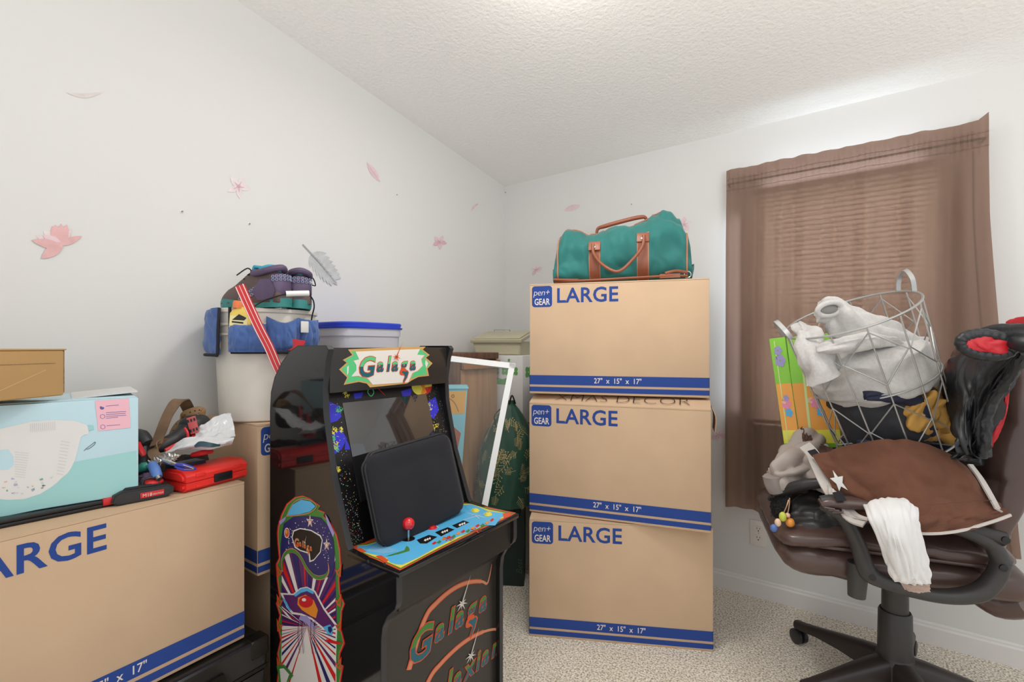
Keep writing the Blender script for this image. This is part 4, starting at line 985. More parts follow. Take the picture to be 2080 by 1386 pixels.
g.tube([P(375, 870, 1.325), P(381, 880, 1.322), P(381, 895, 1.32), P(375, 905, 1.31)], .0035, M_toolr, 8)
g.box(-.014, .014, -.004, .004, -.008, .008, M_toolr, .002, T=FR(P(402, 888, 1.345), (1, .3, .1))); g.build('red_grip', gd)
# leather belt
M_lea = mat('belt_leather', (128, 100, 74), .6, bump=.2, bscale=80, var=.25, vscale=20, rgb2=(104, 78, 56))
be = thing('leather_belt', P(345, 900, 1.36), 'brown leather belt looped over the tools on the large box', 'belt')
g = MB(); sdv = Vector((.75, .55, .35))
pth = [P(316, 905, 1.27), P(326, 880, 1.30), P(340, 845, 1.33), P(358, 817, 1.36), P(372, 814, 1.39), P(383, 832, 1.42), P(388, 845, 1.43)]
g.strap(pth, .030, .003, M_lea, [Vector((.85, .2, .35)), Vector((.85, .2, .35)), Vector((.9, .2, .3)), Vector((.8, .5, .1)), Vector((.5, .8, -.2)), Vector((.8, .5, .1)), Vector((.8, .5, .1))]); g.build('strap', be)
g = MB(); pth2 = [P(345, 893, 1.36), P(356, 868, 1.375), P(372, 846, 1.39), P(392, 836, 1.40), P(409, 834, 1.41), P(411, 846, 1.41)]
g.strap(pth2, .022, .003, mat('belt_leather_light', (146, 112, 72), .6, var=.2), [Vector((.8, 0, .6)), Vector((.8, 0, .6)), Vector((.5, .1, .9)), Vector((.2, .3, 1)), Vector((0, .4, 1)), Vector((0, .4, 1))])
p3, _ = spline(pth2, [1]*6, 4)
for k in range(3, 17, 2): g.ball(p3[k]+Vector((0, -.0016, .0)), .0022, M_case, 1)
g.build('strap_end', be)
g = MB(); g.strap([P(330, 935, 1.26), P(312, 922, 1.255), P(318, 905, 1.27), P(345, 898, 1.31)], .024, .003, M_lea, Vector((.3, .5, .8))); g.build('buckle_end', be)
# black impact driver beside the carton
dr = thing('cordless_drill', P(285, 915, 1.26), 'black and red cordless drill peeking out right of the blue carton', 'power tool')
g = MB(); g.tube([P(268, 888, 1.30), P(286, 890, 1.285), P(300, 903, 1.275)], [.022, .022, .014], M_toolb, 14); g.tube([P(288, 900, 1.285), P(292, 925, 1.27), P(293, 955, 1.26), P(292, 985, 1.25)], [.016, .015, .017, .020], M_toolb, 12)
g.build('drill_body', dr)
g = MB(); g.tube([P(281, 900, 1.255), P(288, 918, 1.245), P(292, 926, 1.245)], [.005, .007, .005], M_toolr, 8); g.build('trigger_stripe', dr, label='red trigger and stripe')
g = MB(); g.box(-.035, .035, -.03, .03, 0, .035, M_toolb, .006, T=FR(P(296, 1000, 1.262)+Vector((0, 0, .012)), cdir)); g.build('battery_foot', dr)
# crumpled grey-white bag
M_bag = mat('poly_mailer', (214, 214, 214), .25, bump=.3, bscale=10, bdist=.004, spec=.6); M_bagi = mat('mailer_inside', (52, 78, 88), .4)
bg = thing('poly_mailer_bag', P(425, 900, 1.36), 'crumpled white and grey plastic mailer bag over the tools', 'plastic bag')
g = MB(); g.cloth([[P(388, 872, 1.36), P(420, 858, 1.37), P(448, 842, 1.40), P(468, 838, 1.42)], [P(396, 885, 1.335), P(425, 880, 1.34), P(452, 868, 1.37), P(474, 860, 1.39)], [P(370, 900, 1.30), P(410, 897, 1.305), P(450, 892, 1.32), P(479, 885, 1.36)]], M_bag, 30, 24, .004, 8, .003, 3)
g.cloth([[P(333, 915, 1.29), P(380, 889, 1.30), P(420, 888, 1.30), P(476, 888, 1.345)], [P(336, 920, 1.265), P(385, 905, 1.27), P(425, 903, 1.28), P(474, 896, 1.33)], [P(340, 921, 1.275), P(385, 913, 1.29), P(430, 912, 1.30), P(470, 905, 1.345)]], M_bag, 36, 16, .003, 8, .003, 5); g.build('bag_film', bg, sharp=70)
g = MB(); g.cloth([[P(394, 906, 1.264), P(405, 897, 1.262), P(425, 899, 1.262), P(448, 904, 1.29)], [P(396, 909, 1.262), P(410, 908, 1.258), P(428, 909, 1.262), P(446, 907, 1.29)]], M_bagi, 14, 6, 0, 9, .002); g.build('bag_opening', bg, label='dark teal opening of the bag')
# crumpled foil, pliers, blue-handled tool, green and mauve bits
g = MB(); g.cloth([[P(302, 938, 1.25), P(318, 925, 1.26), P(345, 920, 1.265), P(372, 922, 1.27)], [P(303, 945, 1.235), P(322, 938, 1.235), P(345, 934, 1.24), P(362, 930, 1.26)], [P(310, 948, 1.25), P(328, 945, 1.25), P(345, 943, 1.25), P(356, 938, 1.26)]], mat('foil', (196, 192, 184), .25, .7), 26, 16, .006, 30, .002, 9)
g.build('foil_wrap', label='crumpled shiny foil between the mailer bag and the blue handle', cat='foil', sharp=20)
pli = thing('pliers', P(350, 945, 1.235), 'small pliers with blue grips lying on the foil above the red case', 'pliers')
g = MB(); g.tube([P(330, 935, 1.235), P(345, 940, 1.23), P(360, 945, 1.225)], [.004, .006, .004], M_chr, 8); g.build('jaws', pli)
for a_, b2, c2 in (((356, 944), (372, 945), (396, 952)), ((356, 948), (374, 954), (398, 953))):
    g = MB(); g.tube([P(*a_, 1.225), P(*b2, 1.22), P(*c2, 1.22)], [.003, .0045, .003], mat('grip_blue', (62, 72, 176), .35), 8); g.tube([P(*b2, 1.214), P(c2[0]-3, c2[1], 1.214)], .0012, M_chr, 6, smooth=False); g.build('handle', pli)
sdr = thing('screwdriver', P(318, 960, 1.22), 'blue rubber handled screwdriver pointing down at the battery pack', 'screwdriver')
g = MB(); g.tube([P(309, 944, 1.23), P(315, 955, 1.22), P(320, 970, 1.212)], [.011, .012, .011], mat('handle_blue', (84, 120, 184), .5), 14); g.build('handle', sdr)
g = MB(); g.tube([P(320, 968, 1.21), P(324, 974, 1.205)], [.007, .006], M_chr, 12, smooth=False); g.build('end_cap', sdr)
g = MB(); g.tube([P(283, 953, 1.235), P(293, 948, 1.235), P(301, 944, 1.24)], [.010, .012, .008], mat('green_plastic', (40, 128, 110), .25), 12); g.build('green_tape_roll', label='green plastic piece between the drill and the blue screwdriver', cat='tool part')
g = MB(); g.cloth([[P(280, 966, 1.24), P(300, 960, 1.235), P(312, 962, 1.23)], [P(281, 980, 1.225), P(300, 976, 1.215), P(313, 980, 1.215)], [P(283, 992, 1.22), P(298, 992, 1.215), P(312, 990, 1.22)]], mat('mauve_cloth', (150, 116, 150), .6), 14, 12, .004, 20, .004, 2); g.build('cloth_scrap', label='mauve cloth scrap below the green piece beside the carton', cat='cloth')
# dark small case and red piece under the mailer
g = MB(FR(P(377, 950, 1.30), cdir)); g.box(-.03, .05, -.01, .04, -.03, .012, mat('dark_violet_plastic', (44, 42, 60), .35), .004); g.build('charger', label='small dark boxy charger under the mailer bag behind the red case', cat='charger')
g = MB(); g.tube([P(392, 924, 1.31), P(412, 920, 1.31), P(430, 917, 1.33)], [.010, .013, .009], M_toolr, 10, flatk=.6); g.build('red_grip_tool', label='red rounded tool grip just below the mailer bag', cat='tool part')
# hidden heap below the pile keeps things supported: folded dark rag
g = MB(); g.cloth([[P(296, 952, 1.34), P(350, 930, 1.40), P(420, 915, 1.47)], [P(300, 975, 1.26), P(350, 955, 1.31), P(425, 938, 1.385)], [P(300, 1000, 1.245), P(352, 985, 1.30), P(425, 965, 1.375)]], mat('dark_rag', (62, 46, 42), .9, bump=.4, bscale=200), 24, 18, .005, 14, .012, 4)
g.build('rag', label='dark brown rag bunched beneath the tools on the large box', cat='rag', sharp=70)

# ---- white bucket on the second box
M_pail = mat('bucket_plastic', (222, 214, 202), .4, var=.06, vscale=8, bump=.1, bscale=60)
BC = Vector((-.815, 1.600, .8985)); BM = Matrix.Translation(BC)
bu = thing('bucket', BM, 'tall off-white plastic bucket standing on a moving box', 'bucket')
g = MB(BM); r0, r1, hb = .134, .150, .348
prf = [(r0-.004, 0), (r0, .004), (r0+.001, .02)]+[(r0+(r1-r0)*z/hb, z) for z in (.1, .2, .262)]+[(r1+.006, .266), (r1+.006, .270), (r1-.003, .274), (r1-.002, .292), (r1+.006, .296), (r1+.006, .300), (r1-.001, .304), (r1, .332), (r1+.007, .336), (r1+.007, .346), (r1+.002, hb), (r1-.006, hb), (r1-.008, .33), (r0-.006, .012), (.001, .010)]
g.lathe(prf, M_pail, 56, cap=True); g.build('bucket_body', bu, sharp=25)
g = MB(BM); M_wire = mat('bail_wire', (60, 58, 58), .35, .8)
def cyl(a_, r_, z): return Vector((r_*math.cos(a_), r_*math.sin(a_), z))
hw = [BC+Vector((-.02, -.158, .30))-BC, P(525, 617, 1.44)-BC, P(560, 603, 1.43)-BC, P(584, 597, 1.43)-BC]
g.tube(hw, .0022, M_wire, 8); g.tube([P(626, 596, 1.46)-BC, P(636, 610, 1.50)-BC, P(638, 625, 1.54)-BC, P(634, 642, 1.57)-BC, Vector((.152, -.01, .30))], .0022, M_wire, 8); hd = g.build('bail_handle', bu)
g = MB(); g.tube([P(581, 597, 1.43), P(628, 596, 1.46)], .0085, mat('white_grip', (232, 230, 226), .4), 16, smooth=False); g.tube([P(580.5, 597, 1.43), P(581.5, 597, 1.43)], .0045, M_case, 10, smooth=False); g.build('grip', hd)
g = MB(BM); g.box(-.018, .018, -.004, .004, -.012, .012, mat('old_tape', (206, 192, 160), .6), .001, T=Matrix.Rotation(math.radians(-58), 4, 'Z') @ Matrix.Translation((0, -.1, .25)) if False else FR(cyl(math.radians(232), .1485, .235), (math.sin(math.radians(52)), -math.cos(math.radians(52)), 0)).copy()); g.build('tape_patch', bu)
# blue fabric organiser hung round the rim
M_org = mat('organizer_blue', (70, 100, 158), .85, bump=.5, bscale=300, bdist=.0008, var=.12, vscale=8, sheen=.3); M_bind = mat('organizer_binding', (34, 32, 40), .8)
og = thing('bucket_organizer', BM @ Matrix.Translation((0, -.16, .18)), 'blue fabric tool pocket organiser with dark binding hung around the bucket', 'tool organiser')
def skirt(a0, a1, ztop, zbot, r_, name, m, puff=.014, npk=3, thick=.004, dip=.02):
    g = MB(BM); nu, nv = 60, 22; vs = []
    for s_ in (0, 1):
        for j in range(nv):
            v = j/(nv-1)
            for i in range(nu):
                u = i/(nu-1); an = math.radians(a0+(a1-a0)*u); k = abs(math.sin(PI*u*npk))
                zt = ztop-dip*k**1.2 if npk else ztop
                z = zt+(zbot-zt)*v; cr_ = .008*math.exp(-((min(u, 1-u))/.03)**2)
                rr_ = r_+puff*(k**.55)*(math.sin(PI*min(1, v*1.05))**.5*.8+.25)*(.75+.35*noise.noise(Vector((u*6, v*2, a0))))+(.004*crease(Vector((u*3, v, a0)), 2.2))-s_*thick
                vs.append(cyl(an, rr_, z))
    fs = []; K = nu*nv
    for j in range(nv-1):
        for i in range(nu-1): a_, b2, c, d = j*nu+i, j*nu+i+1, (j+1)*nu+i+1, (j+1)*nu+i; fs += [[d, c, b2, a_], [K+a_, K+b2, K+c, K+d]]
    rim = [i for i in range(nu)]+[j*nu+nu-1 for j in range(1, nv)]+[(nv-1)*nu+i for i in range(nu-2, -1, -1)]+[j*nu for j in range(nv-2, 0, -1)]
    for k in range(len(rim)): a_, b2 = rim[k], rim[(k+1) % len(rim)]; fs.append([a_, b2, K+b2, K+a_])
    g.add(vs, fs, m); return g.build(name, og, sharp=60)
skirt(262, 368, .300, .216, .158, 'back_sheet', M_org, 0, 0)
skirt(263, 297, .298, .214, .180, 'pocket', M_org, .026, 1, dip=.004); skirt(297, 332, .322, .216, .162, 'pocket', M_org, .024, 1, dip=.018); skirt(332, 367, .320, .220, .162, 'pocket', M_org, .022, 1, dip=.004)
skirt(172, 247, .348, .206, .166, 'side_pocket', M_org, .010, 1, dip=.006)
g = MB(BM); g.tube([cyl(math.radians(a_), .170, .213+(.004 if a_ > 320 else 0)) for a_ in range(264, 368, 8)], .0045, M_bind, 8); g.tube([cyl(math.radians(262), .168, z) for z in (.348, .32, .28, .24, .216)], .0045, M_bind, 8)
g.tube([cyl(math.radians(a_), .172, .205) for a_ in range(172, 246, 8)]+[cyl(math.radians(248), .172, .21), cyl(math.radians(248), .170, .28), cyl(math.radians(248), .166, .347)], .0045, M_bind, 8); g.build('binding', og)
g = MB(BM); g.box(-.014, .014, -.003, .001, -.018, .018, mat('white_tag', (222, 220, 212), .6), .002, T=FR(cyl(math.radians(332), .186, .292), (-math.sin(math.radians(332)), math.cos(math.radians(332)), 0))); g.build('white_label', og)
# glue bottle in the pocket
GM = FR(P(488, 660, 1.431), (1, .12, -.05), (-.05, .06, 1))
gl_ = thing('glue_bottle', GM, 'yellow bottle with orange screw cap in the left pocket of the organiser', 'bottle')
g = MB(GM); rg = []
for z, rx, ry in ((-.016, .028, .012), (-.01, .030, .013), (.032, .030, .013), (.042, .024, .012), (.046, .014, .011), (.052, .014, .011)): rg.append([Vector((x, y, z)) for x, y in ell(24, rx, ry, 3)])
g.rings(rg, mat('bottle_yellow', (240, 208, 96), .3)); g.build('bottle_body', gl_)
g = MB(GM); g.lathe([(.0165, .048), (.0165, .066), (.014, .070)], mat('orange_cap', (238, 128, 70), .4), 24, T=Matrix.Translation((-.008, 0, 0))); g.build('cap', gl_)
g = MB(GM); f_ = lambda pts, m, l_: g.flat([Vector((x, -.0138-.0004*l_, z-.014)) for x, z in pts], m)
f_([(-.024, .010), (.024, .006), (.026, .036), (-.024, .040)], mat('label_cream', (236, 222, 160), .5), 0); f_([(-.018, .026), (.0, .044), (.022, .034), (.016, .026)], M_case, 1); f_([(-.018, .018), (.014, .016), (.014, .021), (-.018, .023)], M_case, 1); g.build('label', gl_)
# red levelling rail sticking out of the pocket
M_rail = mat('red_rail', (212, 44, 48), .3); M_railw = mat('rail_white', (236, 228, 222), .4)
rl = thing('folding_rule', P(520, 650, 1.40), 'red bendy strip with white stripes running from the bucket to the arcade machine', 'strip')
rp = [P(487, 580, 1.375), P(507, 625, 1.380), P(527, 668, 1.385), P(546, 705, 1.400), P(562, 742, 1.415), P(584, 790, 1.430)]
sv = Vector((.9, .1, .42))
MB().strap(rp, .026, .005, M_rail, sv).build('strip_body', rl)
for o_, w_ in ((-.0105, .0022), (.0, .0012), (.0105, .0022)):
    MB().strap([p_+sv.normalized()*o_+Vector((0, -.0028, 0)) for p_ in rp], w_, .0012, M_railw, sv).build('white_stripe', rl)
# hiking shoes
M_shoe = mat('shoe_leather', (96, 78, 74), .7, bump=.3, bscale=90, var=.2); M_shp = mat('shoe_purple', (92, 76, 104), .6, var=.2, vscale=14); M_sole = mat('sole_teal', (52, 134, 130), .5); M_lin = mat('shoe_lining', (48, 158, 184), .7); M_solek = mat('sole_black', (30, 28, 30), .6)
M_hex = mat('hex_print', (150, 158, 186), .6)
def shoe(M, label):
    t = thing('hiking_shoe', M, label, 'shoe', 'hiking shoes on the bucket')
    st = [(-.120, .028, .034), (-.114, .034, .074), (-.090, .038, .108), (-.05, .040, .112), (-.01, .040, .108), (.03, .043, .088), (.07, .046, .062), (.10, .042, .050), (.122, .030, .038), (.130, .012, .026)]
    g = MB(M); rg = []
    for x, hw_, hh_ in st:
        ring = []
        for i in range(24):
            a_ = 2*PI*i/24; c, s_ = math.cos(a_), math.sin(a_)
            y = hw_*math.copysign(abs(c)**.8, c)*(1-.35*max(0, s_)); z = .016+(hh_-.0)*(max(0, s_)**.75) if s_ > 0 else .016+.004*s_
            ring.append(Vector((x, y, z)))
        rg.append(ring)
    g.rings(rg, M_shoe); up_ = g.build('upper', t, sharp=60)
    g = MB(M)      # heel counter and side overlay
    for sy in (-1, 1): g.flat([Vector((x, sy*y, z)) for x, y, z in ((-.115, .0345, .05), (-.10, .0365, .085), (-.06, .0385, .085), (-.03, .0418, .05), (-.05, .0425, .022), (-.105, .038, .022))], M_shp)
    g.ball((-.098, 0, .060), .036, M_shp, 3, sc=(.72, .98, 1.25), p=2.4)
    g.build('heel_counter', up_)
    g = MB(M)
    for k in range(12):
        x = -.075+.009*k; z = .080-.0046*k
        for sy in (-1, 1):
            for dz in (0, -.013):
                yy = sy*(.0405*(1-.35*max(0, ((z+dz-.016)/(.098 if x < -.02 else .085))**1.33))*(1-min(.98, (z+dz-.016)/.09)**2.67)**.4+.0025)
                g.tube([Vector((x+.0045*math.cos(q)+dz*.3, yy, z+dz+.0045*math.sin(q))) for q in [i*2*PI/6 for i in range(6)]], .0012, M_hex, 4, smooth=False, closed=True)
    for k in range(16):
        an = PI-1.2+2.4*(k % 8)/7; z = .080+.010*(k//8)+.004*abs(math.cos(an))
        g.tube([Vector((-.098+.0275*math.cos(an), .0365*math.sin(an), z))+Vector((-math.sin(an), math.cos(an), 0))*.004*math.cos(q)+UP*.004*math.sin(q) for q in [i*2*PI/6 for i in range(6)]], .0011, M_hex, 4, smooth=False, closed=True)
    g.build('hexagon_print', up_)
    g = MB(M); rg = []
    for z, k in ((0, .98), (.006, 1.0), (.012, 1.03), (.022, 1.0)):
        rg.append([Vector((x*1.03, y*k, z+(.010*abs(math.sin(x*55)) if z > .02 else 0))) for x, y in [(-.121, -.018), (-.124, 0), (-.121, .018), (-.10, .036), (-.05, .038), (0, .038), (.05, .044), (.09, .044), (.12, .028), (.131, 0), (.12, -.028), (.09, -.044), (.05, -.044), (0, -.038), (-.05, -.038), (-.10, -.036)]])
    g.rings(rg, M_sole); g.build('sole', t, sharp=50)
    g = MB(M); c2 = [Vector((x, y, z+.008)) for x, y, z in ((-.108, 0, .112), (-.09, .026, .106), (-.05, .030, .098), (-.015, .020, .100), (-.005, 0, .104), (-.015, -.020, .100), (-.05, -.030, .098), (-.09, -.026, .106))]
    g.tube(c2, .010, M_shp, 10, closed=True); g.build('collar', t)
    g = MB(M); g.ball((-.062, 0, .114), .036, M_lin, 3, sc=(1.15, .70, .52)); g.strap([Vector((.0, 0, .098)), Vector((-.012, 0, .125)), Vector((-.018, 0, .128))], .034, .007, M_lin, Vector((0, 1, 0))); g.build('lining_and_tongue', t)
    g = MB(M)
    for k in range(4): x = .005+.018*k; z = .108-.012*k; g.tube([Vector((x, -.024, z-.006)), Vector((x+.004, 0, z+.004)), Vector((x, .024, z-.006))], .0022, M_case, 6)
    g.tube([Vector((.0, -.01, .108)), Vector((-.02, -.04, .115)), Vector((.01, -.055, .09)), Vector((.02, -.03, .10))], .002, M_case, 6); g.tube([Vector((.0, .01, .108)), Vector((-.015, .04, .12)), Vector((.02, .05, .10))], .002, M_case, 6)
    g.build('laces', t)
    return t
zt = BC.z+.348
s1 = shoe(FR(Vector((-.800, 1.515, zt+.003)), (-.90, .35, .0), (.06, -.03, 1)) @ Matrix.Rotation(math.radians(-3), 4, 'X'), 'brown and purple hiking shoe with teal lining, toe to the left, on the bucket')
S2 = FR(Vector((-.722, 1.622, zt+.003)), (-.45, .88, .0), (.03, 0, 1))
s2 = copy_tree(s1, S2, 'brown and purple hiking shoe on the bucket, right one behind the white grip')
pass
g = MB(BM); g.lathe([(r1-.008, .340), (r1-.008, .3485), (.0, .3495)], mat('cardboard_insert', (206, 196, 184), .8), 40, cap=False); g.build('lid_insert', bu)
# clear tub with blue lid
M_tub = mat('tub_clear', (228, 228, 234), .25, spec=.5, translu=.3); M_bl = mat('lid_blue', (58, 84, 214), .3, translu=.15)
TBM = FR(Vector((-.612, 1.905, .8985)), A) ; TBM.translation = Vector((-.618, 1.910, .8985)); 
tb = thing('storage_tub', TBM, 'translucent white tub with a blue lid behind the arcade machine', 'storage tub')
g = MB(TBM); rg = []
for z, k in ((0, .86), (.015, .9), (.27, .97), (.2701, 1.0), (.298, 1.0), (.2981, .97), (.30, .97)): rg.append([Vector((x*k, y*k, z)) for x, y in ell(48, .148, .135, 4.5)])
g.rings(rg, M_tub); g.build('tub_body', tb)
g = MB(TBM); rg = []
for z, k in ((.298, 1.035), (.304, 1.05), (.306, 1.0), (.318, 1.02), (.322, 1.0), (.322, .9)): rg.append([Vector((x*k, y*k, z)) for x, y in ell(48, .148, .135, 4.5)])
g.rings(rg, M_bl); g.build('lid', tb)
g = MB(); g.prism([(-.02, 0), (.02, .0), (.03, .03), (-.01, .036)], -.01, .01, M_toolr, FR(P(600, 712, 1.50), (1, .3, 0))); g.build('red_clamp', label='small red clamp between the bucket and the arcade machine', cat='clamp')

# ------------------------------------------------------------------ corner behind the arcade machine
M_wood = mat('old_wood_dark', (118, 86, 66), .65, bump=.2, bscale=40, rgb2=(92, 64, 50), vscale=6, stretch=(8, 8, .8)); M_wood2 = mat('wood_panel_light', (176, 138, 100), .6, rgb2=(160, 120, 84), vscale=4, stretch=(10, 10, .7), bump=.1, bscale=40); M_wood3 = mat('wood_rail_orange', (170, 116, 74), .55, rgb2=(150, 98, 60), vscale=5, stretch=(1, 1, 8))
KB = FR(R(.29, .79, 0), A)                             # local x along the left wall away, y towards the wall
kb = thing('wooden_cabinet', KB @ Matrix.Translation((.17, .14, 0)), 'old brown wooden cabinet turned front to back in the room corner', 'cabinet')
g = MB(KB); g.box(0, .34, .012, .275, .02, 1.068, M_wood, .003); g.build('carcass', kb)
g = MB(KB); g.box(0, .34, -.004, .275, 1.068, 1.100, M_wood, .004); g.build('top_board', kb)
g = MB(KB); g.box(.05, .33, .0, .012, .02, 1.02, M_wood2, .001); g.build('back_panel', kb, label='lighter wooden panel')
g = MB(KB); g.box(0, .05, -.003, .012, .0, 1.066, M_wood, .002); g.build('stile', kb)
g = MB(KB); g.box(.055, .335, -.020, -.001, 1.022, 1.060, M_wood3, .003); g.build('drawer_rail', kb, label='orange brown rail')
# white carton with green clovers and cartons below it
M_wcar = mat('white_carton', (232, 230, 226), .55); M_clv = mat('clover_green', (112, 178, 100), .6); M_rst = mat('carton_red_band', (190, 40, 52), .5)
WC = FR(R(.425, .425, .655), B)                         # side facing us; local x right along b
WC = FR(R(.04, .425, .70), B); WCW, WCD, WCH = .385, .39, .385
wcb = thing('white_carton', WC @ Matrix.Translation((WCW/2, WCD/2, 0)), 'white carton printed with green clovers under the beige metal box', 'carton')
g = MB(WC); g.box(0, WCW, 0, WCD, 0, WCH, M_wcar, .004)
def clover(cx2, cz2, r_, y=-.0006):
    for k in range(4):
        a_ = k*PI/2+PI/4; g.flat([Vector((cx2+r_*.62*math.cos(a_)+r_*.5*math.cos(q), y-.0001*k, cz2+r_*.62*math.sin(a_)+r_*.5*math.sin(q))) for q in [i*2*PI/12 for i in range(12)]], M_clv)
for x in (.335, .275, .215, .30): clover(x, .305 if x != .30 else .36, .022 if x != .30 else .008)
g.box(0, WCW, -.001, .001, .02, .045, M_rst); g.flat([Vector((.18, -.001, .235)), Vector((.28, -.001, .235)), Vector((.29, -.001, .27)), Vector((.26, -.001, .262)), Vector((.18, -.001, .275))], M_clv)
g.text('clover', Matrix.Translation((.25, -.0008, .34)), .001, M_wcar)
g.build('carton_body', wcb)
g = MB(WC); RX = Matrix.Translation((WCW, 0, 0)) @ Matrix.Rotation(PI/2, 4, 'Z')
for x in (.05, .13, .21): 
    for k in range(4):
        a_ = k*PI/2+PI/4; g.flat([RX @ Vector((x+.018*math.cos(a_)+.015*math.cos(q), -.0006, .30+.018*math.sin(a_)+.015*math.sin(q))) for q in [i*2*PI/12 for i in range(12)]], M_clv)
g.flat([RX @ Vector(v) for v in ((0, -.0008, .02), (WCD, -.0008, .02), (WCD, -.0008, .045), (0, -.0008, .045))], M_rst); g.build('side_print', wcb)
g = MB(); LC = FR(R(.05, .43, .0), B); g = MB(LC); g.box(0, .37, 0, .38, 0, .698, M_wcar, .004); lcb = thing('tall_carton', LC @ Matrix.Translation((.18, .19, 0)), 'tall pale carton on the floor beneath the clover carton', 'carton'); g.build('carton_body', lcb)
g = MB(LC); g.box(.1605, .2095, -.0006, .1, .5, .6985, M_tape); g.build('packing_tape', lcb)
# beige metal box, tipped
M_bge = mat('beige_metal', (190, 182, 154), .4, bump=.05, bscale=60)
MX = FR(P(998, 719, 2.42)+Vector((-.035, 0, .002)), (.84, -.54, .02), (.05, -.12, 1)) 
MX = FR(R(.115, .40, 1.0865), (B+A*.25), UP) @ Matrix.Rotation(math.radians(0), 4, 'X')
mx = thing('metal_box', MX @ Matrix.Translation((.12, .09, 0)), 'beige metal cash box with a ridged lid on top of the clover carton', 'metal box')
g = MB(MX); g.prism([(0, 0), (.25, 0), (.262, .07), (-.018, .074)], -.03, .16, M_bge, bev=.004); g.build('box_body', mx)
g = MB(MX); T = Matrix.Translation((0, 0, .072)) @ Matrix.Rotation(math.radians(13), 4, 'X')
g.box(-.024, .268, -.045, .17, 0, .018, M_bge, .004, T=T); g.box(-.01, .254, -.03, .155, .018, .024, M_bge, .003, T=T); g.build('lid', mx)
g = MB(MX); g.tube([(.08, .04, .125), (.08, .04, .135), (.17, .04, .135), (.17, .04, .125)], .003, M_chr, 8, smooth=False); g.build('carry_handle', mx)
# tapered pale blue box with animal face print (generic)
M_tbl = mat('popcorn_box_blue', (134, 196, 210), .5); M_tyl = mat('box_orange_print', (216, 168, 92), .5)
TP = FR(Vector((-.305, 2.065, 0)), Vector((.985, .17, 0)))
tp = thing('tapered_box', TP @ Matrix.Translation((0, 0, .60)), 'pale blue tapered cardboard box with cartoon print between arcade machine and cabinet', 'box')
g = MB(TP); rg = []
for z, hx, hy in ((.02, .045, .04), (.3, .065, .055), (.955, .108, .085)): rg.append([Vector((x*hx, y*hy, z)) for x, y in ((-1, -1), (1, -1), (1, 1), (-1, 1))])
g.rings(rg, M_tbl)
def tpf(x, z, l_=0): k = (.045+(.108-.045)*(z-.02)/.935); ky = .04+(.045)*(z-.02)/.935; return Vector((x*k, -ky-.001-.0004*l_, z))
g.flat([tpf(-.9, .945), tpf(.95, .945), tpf(.95, .85), tpf(-.9, .85)], M_tyl)
g.flat([tpf(.1, .66, 1), tpf(.7, .68, 1), tpf(.85, .77, 1), tpf(.5, .80, 1), tpf(.2, .74, 1)], mat('print_brown', (168, 104, 82), .6)); g.flat([tpf(.0, .62, 1), tpf(.5, .60, 1), tpf(.6, .66, 1), tpf(.1, .69, 1)], M_dia)
g.ribbon([tpf(-.2, .86, 2), tpf(.1, .92, 2), tpf(.5, .90, 2), tpf(.7, .86, 2)], .003, Vector((0, -1, 0)), mat('print_brown', (168, 104, 82), .6))
for x in (.2, .45): g.ribbon([tpf(x+.05*math.cos(q), .925+.006*math.sin(q), 2) for q in [i*2*PI/10 for i in range(11)]], .0018, Vector((0, -1, 0)), M_case)
g.build('box_body', tp)
g = MB(TP); 
for y0, y1, s_ in ((-.09, -.005, 1), (.09, .005, -1)): g.add([(-.112, y0, .955), (.112, y0, .955), (.112, y1, .962), (-.112, y1, .962), (-.112, y0, .959), (.112, y0, .959), (.112, y1, .966), (-.112, y1, .966)], [(3, 2, 1, 0), (4, 5, 6, 7), (0, 1, 5, 4), (1, 2, 6, 5), (2, 3, 7, 6), (3, 0, 4, 7)], M_tbl)
g.build('top_flaps', tp)
# white framed pane leaning
M_pane = mat('clear_pane', (236, 240, 240), .03, alpha=.07, spec=.8)
M_wfr = mat('white_frame', (236, 236, 234), .4)
TR_ = P(1040, 744, 2.02); BR_ = TR_+(P(985, 1026, 1.86)-TR_)*1.38; xv = (P(905, 728, 2.02)-TR_).normalized(); TL_ = TR_+xv*.33; BL_ = BR_+xv*.33
fpn = xv.cross(BR_-TR_).normalized(); fpn = fpn if fpn.y < 0 else -fpn
wfm = thing('framed_pane', (BR_+BL_)/2, 'clear pane in a white frame leaning in front of the green gift sack', 'framed pane')
for n_, a_, b2 in (('frame_rail', TL_, TR_), ('frame_rail', BL_, BR_), ('frame_stile', TR_, BR_), ('frame_stile', TL_, BL_)):
    d_ = (b2-a_).normalized(); MB().strap([a_-d_*.011, b2+d_*.011], .024, .012, M_wfr, d_.cross(fpn), smooth=False).build(n_, wfm)
g = MB(); g.add([TL_, TR_, BR_, BL_], [(0, 1, 2, 3)], M_pane); g.build('pane', wfm, label='clear plastic pane')
